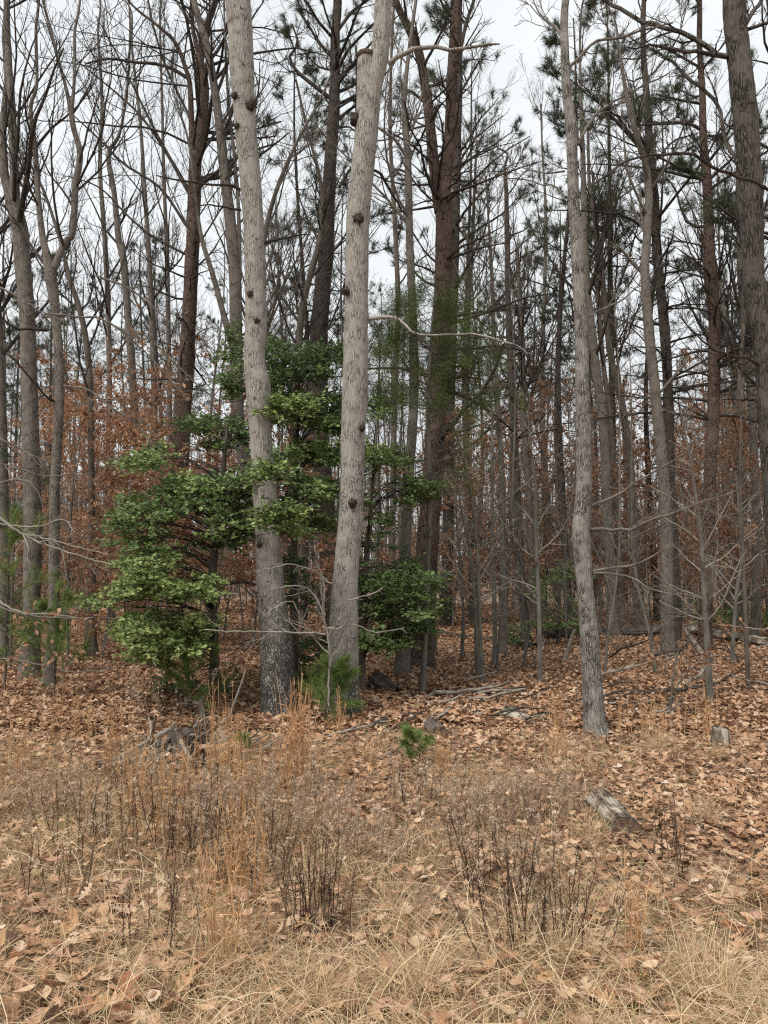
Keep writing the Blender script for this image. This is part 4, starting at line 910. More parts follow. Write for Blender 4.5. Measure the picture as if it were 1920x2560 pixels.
while cnt < 175 and tries < 6000:
    tries += 1
    y = 16 + 42 * rb.uniform(0, 1) ** 0.8; x = rb.uniform(-0.62, 0.62) * y
    px = 960 + F * x / y
    if any((x - a) ** 2 + (y - b) ** 2 < 0.9 for a, b in placed): continue
    k = int(rb.integers(0, 6)); hs_ = rb.uniform(0.55, 1.0)
    if y < 24 and rb.uniform() < 0.45: continue
    H = [17, 15, 18, 13, 12, 16][k] * hs_
    toppy = 1400 - F * (H - 1.65) / y
    if 1190 < px < 1400 and toppy < 380: continue
    if 1600 < px < 1770 and y < 45 and rb.uniform() < 0.8: continue
    if toppy < 60 and rb.uniform() < 0.75: continue
    placed.append((x, y)); cnt += 1
    put_bg(PROT[k], KIND[k], x, y, (hs_ * rb.uniform(0.85, 1.1), hs_), KIND[k] + 's')
for px, y, k, hs_ in [(330, 30, 0, 0.85), (390, 33, 2, 0.85), (120, 28, 1, 0.9), (200, 34, 0, 0.85), (700, 34, 1, 1.0), (820, 30, 1, 0.85), (950, 36, 0, 0.85), (1250, 27, 1, 0.78), (1330, 24, 1, 0.82), (1420, 26, 0, 0.82), (1480, 23, 1, 0.85), (1390, 34, 0, 0.8),
                      (1720, 30, 1, 0.72), (1760, 36, 0, 0.75), (1180, 30, 0, 0.85), (1560, 30, 2, 0.85), (30, 26, 1, 0.8), (1860, 26, 1, 0.9), (1920, 22, 1, 1.0), (560, 38, 0, 0.9), (1290, 38, 2, 0.75), (460, 42, 0, 0.9), (270, 44, 2, 0.9), (1460, 44, 2, 0.85), (60, 40, 0, 1.0), (1640, 20, 1, 1.0), (1530, 19, 0, 0.95), (1420, 18, 1, 1.05), (900, 22, 0, 1.0), (760, 21, 1, 1.15), (1130, 44, 2, 0.9)]:
    put_bg(PINE[k], 'dark green pine', (px - 960) / F * y, y, (hs_, hs_), 'dark green pines')
for o in PROT + PINE: drop(o)

# thin understory saplings, bare
SP_ = [beech_proto('bare_sapling', 'tmp', 3.6, 401, 18, 0, 1), beech_proto('bare_sapling', 'tmp', 6.4, 402, 30, 0, 1), beech_proto('bare_sapling', 'tmp', 2.4, 403, 14, 0, 1)]
for k in range(210):
    y = 10.5 + 22 * rb.uniform(0, 1) ** 1.1; x = rb.uniform(-0.58, 0.58) * y; px = 960 + F * x / y
    if y < 12.5 and px < 1130: continue
    band = 'near' if y < 15 else ('mid-distance' if y < 22 else 'far')
    z = float(hgt(x, y))
    dup(SP_[k % 3], (x, y, z), rb.uniform(0, 6.28), (rb.uniform(0.7, 1.1), rb.uniform(0.8, 1.2)), (lb_ := f'{band} {["middling", "tall", "low"][k % 3]} bare twiggy sapling {place(px)}'), lb_)
for o in SP_: drop(o)

# far wood that reads as one mass of stems
def far_wood():
    rng = np.random.default_rng(500); g = Geo(); n = 620
    y = 58 + 60 * rng.uniform(0, 1, n) ** 1.2; x = rng.uniform(-0.75, 0.75, n) * y; z = hgt(x, y); H = rng.uniform(9, 15, n)
    K = 6; s = np.linspace(0, 1, K)
    pts = np.stack([x[:, None] + rng.normal(0, 0.5, (n, 1)) * s + rng.normal(0, 0.12, (n, K)), y[:, None] + rng.normal(0, .1, (n, K)), z[:, None] + H[:, None] * s], -1)
    r = rng.uniform(0.05, 0.16, n)[:, None] * (1 - 0.85 * s)
    g.tubes(pts, r, 4)
    c1 = grow(rng, pts, r, H * 0.2, 8, 0.25, 1, 0.7, 1.0, 0.12, 0.4, 5, 0.4, 0.014)
    c2 = grow(rng, *c1, 4, 0.1, 1, 0.7, 0.6, 0.15, 0.2, 2, 0.6, 0.011)
    g.tubes(c1[0], c1[1], 3).tubes(c2[0], c2[1], 3)
    o = link('far_woods', g.mesh('far_woods'), M['twig_far'], kind='stuff')
    tag(o, 'grey mass of bare distant woods closing off the view', 'woods')
    g = Geo(); m = 24000
    y = 24 + 60 * rng.uniform(0, 1, m); x = rng.uniform(-0.7, 0.7, m) * y
    cl = vnoise(np.stack([x * 0.22, y * 0.12, x * 0], -1), 8) > -0.15; x, y = x[cl], y[cl]; m = len(x)
    z = hgt(x, y) + np.abs(rng.normal(0, 1.6, m)) + 0.1
    d = unit(rng.normal(0, 1, (m, 3)))
    g.scatter(BEECH, np.stack([x, y, z], -1), frames(d, rng), rng.uniform(0.08, 0.17, m), rng.uniform(0, 1, m))
    # fine stems that carry those leaves
    k = rng.permutation(m)[:2500]; b = np.stack([x[k], y[k], hgt(x[k], y[k])], -1); K = 4; s = np.linspace(0, 1, K)[None, :, None]
    tip = np.stack([x[k] + rng.normal(0, .3, len(k)), y[k] + rng.normal(0, .3, len(k)), z[k] + rng.uniform(0.2, 1.5, len(k))], -1)
    g2 = Geo().tubes(b[:, None] * (1 - s) + tip[:, None] * s + rng.normal(0, .04, (len(k), K, 3)), np.tile(np.linspace(0.014, 0.005, K), (len(k), 1)), 3)
    o = link('understory_leaves', g.mesh('understory_leaves', False), M['beech'], kind='stuff'); tag(o, 'dry brown leaves clinging through the distant undergrowth', 'undergrowth')
    o = link('understory_stems', g2.mesh('understory_stems'), M['twig_far'], kind='stuff'); tag(o, 'thin grey stems crowding the distant undergrowth', 'undergrowth')
far_wood()

# saplings near the front, each with its own line
SAPS = [
 ('pale lichened sapling alone between the slim dark pole and bent grey oak', None, [(1350, 1722, 13), (1349, 1600, 12), (1346, 1480, 11), (1340, 1340, 10), (1337, 1200, 8), (1322, 1080, 5), (1325, 980, 3)], 'sap', 5),
 ('pair-stemmed pale sapling right of the cedar, dark at its foot', None, [(1205, 1712, 14), (1202, 1640, 12), (1198, 1530, 10), (1196, 1440, 9), (1190, 1340, 7), (1176, 1230, 6), (1150, 1120, 4), (1120, 1020, 3)], 'sap', 7),
 ('thin straight sapling beside the pair-stemmed one', None, [(1192, 1700, 8), (1190, 1600, 8), (1186, 1500, 7), (1178, 1400, 6), (1160, 1310, 5), (1140, 1200, 3)], 'sap', 5),
 ('slim sapling with mottled bark in front of the grey trunk near slim dark pole', None, [(1236, 1668, 12), (1237, 1560, 11), (1233, 1420, 10), (1230, 1300, 9), (1232, 1150, 7), (1228, 1000, 5), (1220, 900, 3)], 'sap', 6),
 ('crooked pale lichen-crusted sapling in front of the brown pine', None, [(1775, 1762, 17), (1770, 1650, 15), (1764, 1545, 13), (1757, 1440, 11), (1752, 1340, 10), (1740, 1240, 7), (1722, 1130, 5), (1700, 1020, 3)], 'sap', 7),
 ('dark thin sapling near right edge, its foot clear of the leaves', None, [(1871, 1724, 11), (1866, 1600, 10), (1861, 1480, 9), (1856, 1350, 9), (1850, 1200, 7), (1852, 1050, 5), (1845, 920, 3)], 'sap_dark', 6),
 ('pale bent sapling left of the dark one near right edge', None, [(1831, 1668, 10), (1834, 1580, 9), (1842, 1480, 9), (1852, 1410, 8), (1850, 1300, 6), (1838, 1180, 3)], 'sap', 5),
 ('slender stem leaning close behind the cedar foot', None, [(1088, 1640, 9), (1086, 1500, 8), (1092, 1350, 7), (1098, 1200, 6), (1094, 1050, 3)], 'sap_dark', 4),
 ('short leafless stem in front of the fallen trunk, left of bent grey oak', None, [(1155, 1650, 9), (1158, 1540, 8), (1150, 1400, 7), (1140, 1270, 5), (1146, 1150, 3)], 'sap', 5),
 ('sapling with grey stem behind the leaning cedar sprays', None, [(920, 1640, 12), (930, 1500, 11), (945, 1300, 9), (940, 1100, 7), (950, 960, 4)], 'sap', 4),
]
for k, (lb, D, path, mt, nb) in enumerate(SAPS):
    rng = np.random.default_rng(600 + k); D = G(path[0][0], path[0][1])[1]; p = px_path(path, D)
    base = np.array([p[0][0], p[0][1], float(hgt(p[0][0], p[0][1]))]); root = thing('sapling', lb, 'sapling', base)
    tr = smooth_path(p, 0.06) - np.array([*base, 0]); link('trunk', trunk_geo(Geo(), tr, 12, 0.002, k, 40).mesh('trunk'), M[mt], root)
    K1, L1 = resamp(tr, 14)
    c1 = grow(rng, K1[None, :, :3], K1[None, :, 3], np.array([0.9]), nb * 4, 0.3, 0.98, 1.05, 1.0, 0.14, 0.15, 8, 0.45, 0.003)
    c2 = grow(rng, *c1, 5, 0.15, 1, 0.7, 0.5, 0.16, 0.05, 5, 0.55, 0.0018)
    link('crown', Geo().tubes(c1[0], c1[1], 4).tubes(c2[0], c2[1], 3).mesh('crown'), M['twig_pale' if mt == 'sap' else 'twig_grey'], root)

# pale bare branches crossing in front: a shrub between the two big trunks, branch fans at the left
def shrub(label, cat, foot, D, stems, mat, seed, leaves=0, lf=0.35):
    rng = np.random.default_rng(seed); b = P(foot[0], foot[1], D); base = np.array([b[0], b[1], float(hgt(b[0], b[1]))])
    root = thing('bare_shrub', label, cat, base); loc = np.array([*base, 0])
    for st in stems:
        q = smooth_path(px_path(st, D, False), 0.05) - loc
        q[:, :3] += rng.normal(0, 0.004, (len(q), 3))
        so = link('stem', Geo().tubes(q[:, :3], q[:, 3], 6).mesh('stem'), M[mat], root)
        K1, L1 = resamp(q, 10)
        c1 = grow(rng, K1[None, :, :3], K1[None, :, 3], np.array([L1]), max(5, int(L1 * 8)), 0.2, 1, 0.75, lf, 0.17, 0.02, 6, 0.6, 0.0016)
        c2 = grow(rng, *c1, 3, 0.2, 1, 0.7, 0.5, 0.16, 0.02, 4, 0.7, 0.0012)
        tw = link('twigs', Geo().tubes(c1[0], c1[1], 4).tubes(c2[0], c2[1], 3).mesh('twigs'), M[mat], so, 'stuff')
        if leaves:
            k = rng.integers(0, len(c1[0]), leaves); i = rng.integers(1, 6, leaves); pos = c1[0][k, i]
            d = unit(rng.normal(0, 0.6, (leaves, 3)) + np.array([0.3, 0, -0.5])); s = rng.uniform(0.05, 0.09, leaves)
            link('leaves', Geo().scatter(BEECH, pos + d * s[:, None] * .4, frames(d, rng), s, rng.uniform(0.2, 1, leaves)).mesh('leaves', False), M['beech'], so, 'stuff')
shrub('pale bare shrub whose thin branches weave in front of the two big trunks', 'shrub', (822, 1760), 7.6,
    [[(822, 1765, 5), (822, 1690, 5), (828, 1640, 5), (815, 1570, 5), (805, 1530, 4.5), (812, 1470, 4), (790, 1400, 3)], [(812, 1585, 5), (760, 1582, 5, -.1), (690, 1580, 4.5, -.2), (600, 1578, 4, -.3), (510, 1575, 2.5, -.4)],
     [(815, 1570, 5), (850, 1570, 4.5, -.1), (875, 1540, 4, -.15), (855, 1500, 3, -.2)], [(826, 1640, 4), (790, 1600, 4), (750, 1545, 4, -.1), (735, 1505, 3, -.15), (700, 1510, 3, -.2), (660, 1540, 2.5, -.25)],
     [(812, 1540, 4), (780, 1480, 4, .1), (740, 1465, 4, .1), (690, 1470, 3, 0), (650, 1480, 2, 0)], [(830, 1460, 4), (790, 1430, 4), (740, 1412, 3.5, -.1), (700, 1415, 2.5, -.2), (640, 1430, 2, -.2)],
     [(880, 1560, 3.5), (940, 1580, 3, .1), (1010, 1570, 2, .2)], [(870, 1500, 3), (930, 1485, 3, -.1), (958, 1470, 2.5, -.1)]], 'twig_pale', 701)
shrub('bare pale branches sweeping in low from the left in front of the holly', 'shrub', (-60, 1600), 7.8,
    [[(-40, 1260, 8), (40, 1325, 7), (110, 1360, 6), (170, 1380, 5), (230, 1400, 3.5), (290, 1412, 2)], [(60, 1335, 5), (130, 1350, 4.5), (200, 1370, 3.5), (270, 1385, 2)], [(-40, 1300, 6), (30, 1315, 5), (100, 1315, 4.5), (160, 1300, 4), (185, 1330, 3)],
     [(-40, 1480, 6), (50, 1530, 4), (120, 1535, 3), (200, 1545, 2)]], 'twig_pale', 702, 0, 0.28)
shrub('beech branches with dangling copper leaves reaching in low at the left', 'shrub', (-80, 1720), 7.4,
    [[(-60, 1500, 6), (60, 1535, 5), (150, 1545, 4), (240, 1545, 3), (310, 1545, 2)], [(-60, 1640, 5), (100, 1660, 4), (180, 1680, 3), (300, 1668, 2)]], 'twig_grey', 703, 75, 0.22)
shrub('grey branches curling in from the left edge at mid height', 'shrub', (-90, 1500), 8.2,
    [[(-60, 690, 7), (40, 740, 6), (110, 790, 5), (150, 860, 4), (130, 960, 3)], [(-60, 1080, 7), (20, 1105, 6), (80, 1140, 5), (110, 1150, 4), (160, 1170, 3)], [(-60, 1140, 6), (40, 1170, 5), (120, 1190, 4), (200, 1180, 2)], [(-60, 1220, 6), (50, 1200, 5), (90, 1225, 4), (110, 1270, 3)]], 'twig_grey', 704, 0, 0.4)
shrub('long arching grey branch dipping over the holly top from the upper left', 'shrub', (180, 1720), 9.0,
    [[(110, 785, 6), (180, 790, 5), (260, 800, 5), (330, 850, 4), (400, 920, 4), (470, 1000, 3)], [(160, 965, 6), (220, 975, 5), (280, 1020, 5), (340, 1060, 4), (380, 1120, 3), (350, 1150, 2)], [(380, 850, 5), (430, 900, 5), (490, 960, 4), (545, 1000, 2)], [(240, 690, 5), (300, 710, 5), (350, 740, 4), (420, 800, 3), (470, 860, 2)]], 'twig_grey', 705, 6, 0.3)
shrub('russet-leaved oak seedling standing in the litter before the crooked sapling', 'shrub', (1680, 1800), 8.3,
    [[(1675, 1830, 7), (1678, 1740, 6), (1690, 1660, 4), (1700, 1600, 3)], [(1690, 1720, 5), (1730, 1670, 4), (1780, 1640, 3), (1830, 1650, 2)], [(1680, 1700, 4), (1650, 1660, 3), (1620, 1640, 2)]], 'twig_grey', 706, 40, 0.35)
shrub('copper leaves on thin branches poking in at the right edge above the litter', 'shrub', (1980, 1720), 8.0,
    [[(1980, 1560, 5), (1920, 1572, 4), (1850, 1568, 3), (1790, 1560, 2)], [(1980, 1600, 5), (1930, 1610, 4), (1870, 1625, 2)]], 'twig_pale', 707, 26, 0.2)

# ------------------------------------------------------------------ young pines with soft needles
def seedling(label, foot, D, h, spread, seed, n, mat='needle_soft', lean=0.0):
    rng = np.random.default_rng(seed); b = P(foot[0], foot[1], D) if D else G(*foot); base = np.array([b[0], b[1], float(hgt(b[0], b[1]))])
    root = thing('pine_seedling', label, 'pine seedling', base)
    z = np.linspace(0, 1, 8); pts = np.stack([lean * z * h, 0 * z, z * h - 0.02], -1); pts[:, :2] += rng.normal(0, .006, (8, 2)); r = np.linspace(0.004 + 0.006 * h, 0.002, 8)
    link('trunk', Geo().tubes(pts, r, 6).mesh('trunk'), M['sap_dark'], root)
    c1 = grow(rng, pts[None], r[None], np.array([spread]), int(n * 1.3), 0.12, 1.0, 1.2, 1.0, 0.08, 0.15, 6, 0.5, 0.002)
    c2 = grow(rng, *c1, 4, 0.25, 1, 0.7, 0.5, 0.1, 0.15, 4, 0.6, 0.0015)
    link('crown', Geo().tubes(c1[0], c1[1], 4).tubes(c2[0], c2[1], 3).mesh('crown'), M['twig_grey'], root)
    g = Geo()
    for c in (c1[0], c2[0]):
        for q in range(1, c.shape[1]): pine_needles(rng, c[:, q], unit(c[:, q] - c[:, q - 1]), 26, 0.10 if h > .3 else 0.07, 0.0032, g, spread=0.6)
    link('needles', g.mesh('needles', False), M[mat], root, 'stuff')
seedling('bright green soft pine seedling at the left edge', (10, 1730), 9.4, 2.2, 0.85, 801, 26)
seedling('young pine before the two left edge trunks', (135, 1735), 9.2, 1.35, 0.62, 802, 22)
seedling('low pine seedling with dark soft needles under the largest holly', (470, 1770), 8.4, 0.75, 0.55, 803, 18)
seedling('small drooping pine seedling between the feet of two big trunks', (800, 1770), 7.9, 0.62, 0.42, 804, 16, lean=0.25)
seedling('fresh green pine seedling in the leaves before the bark chunk', (1035, 1905), None, 0.27, 0.24, 805, 8)
seedling('dim young pine behind the holly at the far left', (25, 1660), 11.5, 3.4, 1.1, 806, 30, 'needle')
seedling('tiny pine seedling beside the weathered root pile', (590, 1900), None, 0.2, 0.14, 807, 8)

# ------------------------------------------------------------------ logs, stumps, sticks
def log_between(name, label, cat, a, b, ra, rb_, mat, cut=True, seed=0, rough=0.01, flat=0.5, S=22, broken=False):
    a = np.array(a, float); b = np.array(b, float); L = np.linalg.norm(b - a); rng = np.random.default_rng(seed)
    n = max(8, int(L / 0.04)); t = np.linspace(0, 1, n)[:, None]
    path = np.c_[t * L, t * 0, t * 0, ra * (1 - t) + rb_ * t]
    path[:, :3] += np.cumsum(rng.normal(0, 0.0022, (n, 3)), 0)
    root = thing(name, label, cat, a)
    root.rotation_mode = 'QUATERNION'; root.rotation_quaternion = Vector(((b - a) / L).tolist()).to_track_quat('X', 'Z')
    g = Geo(); p = path; T = unit(np.gradient(p[:, :3], axis=0)); U = unit(np.cross(np.array([0, 0, 1.0]), T)); V = np.cross(T, U)
    an = np.arange(S) * 2 * math.pi / S; dirs = np.cos(an)[None, :, None] * U[:, None] + np.sin(an)[None, :, None] * V[:, None]
    sx = np.stack([np.broadcast_to(np.cos(an) * 2.6, (n, S)), np.broadcast_to(np.sin(an) * 2.6, (n, S)), np.broadcast_to(np.arange(n)[:, None] * L / n * 3.0, (n, S))], -1)
    d = vnoise(sx + seed, seed) * 0.6 + (1 - 2 * np.abs(vnoise(sx * np.array([3.2, 3.2, 1.0]) + seed, seed + 1)))
    rr = p[:, None, 3] * (1 + 0.07 * vnoise(sx * 0.4, seed + 2)) + rough * d
    pos = p[:, None, :3] + dirs * rr[..., None]
    if broken:
        off = rng.uniform(0, 0.22, S); pos[-1] += T[-1] * (off * L * 0.35)[:, None]; pos[-2] += T[-1] * (off * L * 0.15)[:, None]
    i = np.arange(S)[None]; j = (i + 1) % S; bb = (np.arange(n - 1) * S)[:, None]
    q = np.stack([bb + i, bb + j, bb + S + j, bb + S + i], -1).reshape(-1, 4)
    link('bark', g.add(pos, q).mesh('bark'), mat, root)
    if cut:
        for e, k in ((0, 0), (n - 1, 1)):
            c = p[e, :3] + T[e] * (0.002 if k else -0.002); ring = c + dirs[e] * (rr[e] * 0.985)[:, None]; mid = c + dirs[e] * (rr[e] * 0.4)[:, None] - T[e] * (0.012 if k else -0.012)
            v = np.vstack([ring - c, mid - c, np.zeros((1, 3))]); t3 = []
            qq = [(x, (x + 1) % S, S + (x + 1) % S, S + x) for x in range(S)]; t3 = [(S + x, S + (x + 1) % S, 2 * S) for x in range(S)]
            if not k: qq = [f[::-1] for f in qq]; t3 = [f[::-1] for f in t3]
            eo = link('cut_end', Geo().add(v, qq, t3).mesh('cut_end', False), M['cut'], root); eo.location = c
    return root
def lift(p, dz): return np.array([p[0], p[1], p[2] + dz])
a, b = G(1498, 2010), G(1562, 2098)
log_between('log', 'short weathered grey log with sawn end lying in the leaves', 'log', lift(a, .03), lift(b, .035), .068, .080, M['wood'], True, 901, 0.022)
a, b = G(1270, 1800), G(1318, 1818)
log_between('log', 'pale split log chunk in the litter left of the bent grey oak', 'log', lift(a, .07), lift(b, .055), .085, .05, M['wood'], True, 902, 0.014, broken=True)
a, b = G(1078, 1828), G(1098, 1850)
log_between('log', 'small dark log round lying behind the fresh green pine seedling', 'log', lift(a, .06), lift(b, .06), .065, .065, M['log_bark'], True, 903, 0.012)
a, b = G(938, 1728), G(990, 1738)
log_between('rotten_log', 'dark rotten trunk piece lying right of the sawn-fork oak', 'log', lift(a, .13), lift(b, .05), .12, .06, M['log_bark'], False, 904, 0.02, broken=True)
a = G(1800, 1868)
log_between('stump', 'short pale weathered stump at the right in the leaf litter', 'stump', lift(a, -.05), lift(a, .17) + np.array([0.012, 0.01, 0]), .078, .062, M['wood'], False, 905, 0.02, broken=True)
a = G(470, 1893); 
log_between('root_stump', 'dark rotten root plate in the middle of the stick pile', 'stump', lift(a, -.08), lift(a, .22) + np.array([-0.05, 0.03, 0]), .14, .11, M['log_bark'], False, 906, 0.045, broken=True)
a, b = G(500, 1925), G(655, 1885)
log_between('rotten_log', 'crumbling tan-brown log lying right of the root plate behind the tall grass', 'log', lift(a, .07), lift(b, .06), .10, .07, M['rot_tan'], False, 920, 0.03, broken=True)
a, b = G(245, 1945), G(330, 1915)
log_between('rotten_log', 'grey broken branch wood at the left end of the stick pile', 'log', lift(a, .05), lift(b, .05), .05, .035, M['wood'], False, 921, 0.02, broken=True)
a, b = G(1345, 1600), P(1690, 1585, 16.3)
b[2] = float(hgt(b[0], b[1])) + .13
log_between('fallen_log', 'dark fallen trunk lying across the wood behind the grey maple', 'fallen tree', lift(a, .12), b, .12, .13, M['log_bark'], False, 907, 0.012)
a, b = G(1725, 1592), G(1945, 1625)
log_between('fallen_log', 'pale fallen trunk with broken yellow end running out at the right', 'fallen tree', lift(a, .15), lift(b, .12), .10, .08, M['wood'], False, 908, 0.01, broken=True)
a, b = G(1090, 1590), G(1340, 1625)
log_between('fallen_log', 'thin dark fallen trunk behind the saplings right of the cedar', 'fallen tree', lift(a, .07), lift(b, .06), .06, .07, M['stick_dark'], False, 909, 0.008)
a = G(1410, 1658); log_between('leaning_branch', 'pale straight broken branch leaning upright left of the bent grey oak', 'branch', lift(a, 0), P(1436, 1574, a[1] - .1), .034, .022, M['twig_pale'], False, 910, 0.003)
a = G(1758, 1640); log_between('leaning_branch', 'brown broken slab leaning by the end of the pale fallen trunk', 'branch', lift(a, 0), P(1708, 1568, a[1] + .2), .05, .02, M['stick'], False, 911, 0.008)
a = G(650, 1760); log_between('leaning_branch', 'thin pale stick leaning up left of the speckled oak foot', 'branch', G(560, 1830), P(612, 1672, 7.4), .014, .008, M['twig_pale'], False, 912, 0.002, S=8)
a = G(690, 1890); log_between('stick', 'forked whitish twig standing in front of the speckled oak foot', 'stick', G(692, 1882), P(722, 1800, 6.4), .009, .004, M['twig_pale'], False, 913, 0.001, S=7)

rs = np.random.default_rng(33)
STK = {}
def stick(px, py, ln, yaw, pitch, r, mat, label, grp, bend=0.15):
    key = (len(STK) % 9, mat)
    if key not in STK or len(STK) < 18:
        K = 9; pts = np.zeros((K, 3)); pts[:, 0] = np.linspace(0, 1, K) - 0.5; pts[:, 1:] = np.cumsum(rs.normal(0, 0.022, (K, 2)), 0)
        g = Geo().tubes(pts, np.linspace(0.028, 0.012, K), 7, cap=True)
        c1 = grow(rs, pts[None], np.linspace(0.028, 0.012, K)[None], np.array([0.4]), 3, 0.2, 0.8, 0.7, 0.8, 0.1, 0, 5, 0.6, 0.006)
        g.tubes(c1[0], c1[1], 5); me = g.mesh('stick'); me.materials.append(M[mat]); STK[(len(STK), mat)] = me
    ms = [m for (k, mm), m in STK.items() if mm == mat]; me = ms[int(rs.integers(0, len(ms)))]
    o = bpy.data.objects.new('dead_stick', me); COL.objects.link(o)
    b = G(px, py); s = ln; o.location = (b[0], b[1], b[2] + r + abs(math.sin(pitch)) * ln * 0.5)
    o.rotation_euler = (rs.uniform(0, 6.28), -pitch, yaw); o.scale = (s, r / 0.02, r / 0.02)
    tag(o, label, 'stick', grp)
for m_k in ('stick', 'stick_dark', 'twig_pale'):
    for _ in range(4): stick(430, 1900, 0.5, rs.uniform(-.6, .6), rs.uniform(0, .5), .012, m_k, {'stick': 'weathered grey branch', 'stick_dark': 'dark dead branch', 'twig_pale': 'whitish bare branch'}[m_k] + ' tangled in the stick pile behind the tall grass', 'branches of the stick pile')
for o in [o for o in COL.objects if o.name.startswith('dead_stick')]: o['group'] = o['label']
for k in range(90):
    m_k = ['stick', 'stick_dark', 'stick_dark', 'twig_pale', 'stick'][k % 5]
    lb = {'stick': 'weathered grey branch', 'stick_dark': 'dark dead branch', 'twig_pale': 'whitish bare branch'}[m_k] + ' tangled in the stick pile behind the tall grass'
    px = rs.normal(490, 85); py = 1890 + rs.normal(0, 22)
    stick(px, py, rs.uniform(0.2, 0.62), rs.normal(0.2, 0.9), rs.uniform(-0.1, 0.6), rs.uniform(.005, .014), m_k, lb, lb)
a = G(260, 1945); log_between('stick', 'long pale pole sticking out left of the stick pile', 'stick', lift(G(235, 1940), .02), lift(G(420, 1868), .16), .02, .016, M['twig_pale'], False, 915, 0.002, S=9)
log_between('stick', 'splintered grey slab standing up in the stick pile', 'stick', G(375, 1875), P(385, 1792, 6.5), .022, .008, M['stick'], False, 916, 0.004, S=9)
log_between('stick', 'white barkless branch slanting down through the stick pile', 'stick', P(545, 1820, 6.5), G(592, 1905), .014, .02, M['twig_pale'], False, 917, 0.003, S=9)
log_between('stick', 'short bleached branch end rising from the root plate', 'stick', P(452, 1850, 6.2), P(475, 1905, 6.1), .012, .016, M['twig_pale'], False, 918, 0.003, S=9)
log_between('stick', 'twisted bleached sliver upright at the back of the stick pile', 'stick', P(500, 1748, 7.0), G(520, 1850), .012, .02, M['twig_pale'], False, 919, 0.005, S=9)
for k in range(48):
    px = rs.uniform(900, 1720); py = 1770 + rs.normal(0, 30) + (30 if px < 1150 else 0)
    m_k = ['stick_dark', 'stick', 'stick_dark', 'twig_pale'][k % 4]
    w = 'left of' if px < 1470 else 'right of'
    lb = {'stick': 'grey fallen branch', 'stick_dark': 'dark fallen branch', 'twig_pale': 'whitish fallen branch'}[m_k] + f' in the litter {w} the bent grey oak'
    stick(px, py, rs.uniform(0.25, 1.0), rs.normal(0.1, 0.6), rs.uniform(0.0, 0.28), rs.uniform(.006, .017), m_k, lb, lb)
for k in range(40):
    px = rs.uniform(1000, 1900); py = rs.uniform(1900, 2330); m_k = ['stick', 'twig_pale', 'stick_dark'][k % 3]
    lb = {'stick': 'grey twig', 'stick_dark': 'dark twig', 'twig_pale': 'whitish twig'}[m_k] + ' lying on the open leafy ground at the right'
    stick(px, py, rs.uniform(0.12, 0.4), rs.uniform(-1.5, 1.5), rs.uniform(0, .12), rs.uniform(.003, .007), m_k, lb, lb)
for k in range(26):
    px = rs.uniform(1150, 1900); py = rs.uniform(1610, 1760); m_k = ['stick', 'stick_dark'][k % 2]
    lb = {'stick': 'grey branch', 'stick_dark': 'dark branch'}[m_k] + f' lying on the wood floor {place(px)}'
    stick(px, py, rs.uniform(0.4, 1.5), rs.normal(0, 0.7), rs.uniform(0, .3), rs.uniform(.01, .025), m_k, lb, lb)

# ------------------------------------------------------------------ leaf litter, grass
def bare_patch(px, py):
    """how open the ground is (1 = soil and leaves, 0 = grass), from where the photograph shows grass"""
    d = np.exp(-(((px - 1750) / 330) ** 2 + ((py - 2130) / 130) ** 2) * 1.1)
    up = 1 / (1 + np.exp((py - 1885) / 30)); r = 1 / (1 + np.exp(-(px - 1480) / 60)) * 1 / (1 + np.exp((py - 2250) / 30))
    mid = np.exp(-(((px - 960) / 120) ** 2 + ((py - 1960) / 90) ** 2)) * 0.7
    return np.clip(np.maximum.reduce([d, up, r * 0.85, mid]), 0, 1)
rl = np.random.default_rng(900)
def ground_pts(n, y0, y1, power=1.0, wmul=0.56):
    y = y0 + (y1 - y0) * rl.uniform(0, 1, n) ** power; x = rl.uniform(-wmul, wmul, n) * (y + 0.6); return x, y
g = Geo()
# near leaves with lobes
x, y = ground_pts(34000, 2.2, 8.8); px, py = pix(x, y, hgt(x, y)); bp = bare_patch(px, py)
keep = rl.uniform(0, 1, len(x)) < (np.where((px < 430) & (py > 2230), .36, .17) + 0.83 * bp) * (1 - 0.62 * np.exp(-(((px - 1740) / 260) ** 2 + ((py - 2160) / 75) ** 2))); x, y = x[keep], y[keep]; n = len(x); lft = rl.uniform(0, 0.035, n) + np.where(bp[keep] < .4, rl.uniform(0, .05, n), 0)
lp = np.stack([x, y, hgt(x, y) + 0.012 + lft], -1); lr = rotz_tilt(rl, n, 0.42); ls = rl.uniform(0.04, 0.09, n); lc = np.clip(rl.beta(1.9, 1.7, n), 0, 1); nr = y < 4.4
g.scatter(OAK, lp[nr], lr[nr], ls[nr], lc[nr], rl.integers(0, 5, int(nr.sum()))); g.scatter(MEDIUM, lp[~nr], lr[~nr], ls[~nr], lc[~nr], rl.integers(0, 3, int((~nr).sum())))
x, y = ground_pts(110000, 7.5, 30, 1.3, 0.58); n = len(x)
lp = np.stack([x, y, hgt(x, y) + 0.01 + rl.uniform(0, 0.06, n)], -1); lr = rotz_tilt(rl, n, 0.5); ls = rl.uniform(0.05, 0.095, n) * (1 + np.clip(y - 13, 0, 20) * 0.04); lc = np.clip(rl.beta(1.9, 1.8, n), 0, 1); nr = y < 11
g.scatter(TINY, lp[nr], lr[nr], ls[nr], lc[nr], rl.integers(0, 3, int(nr.sum()))); g.scatter(FAR, lp[~nr], lr[~nr], ls[~nr], lc[~nr], rl.integers(0, 3, int((~nr).sum())))
x, y = ground_pts(9000, 2.2, 7.0); n = len(x)   # crumbs and small leaf bits
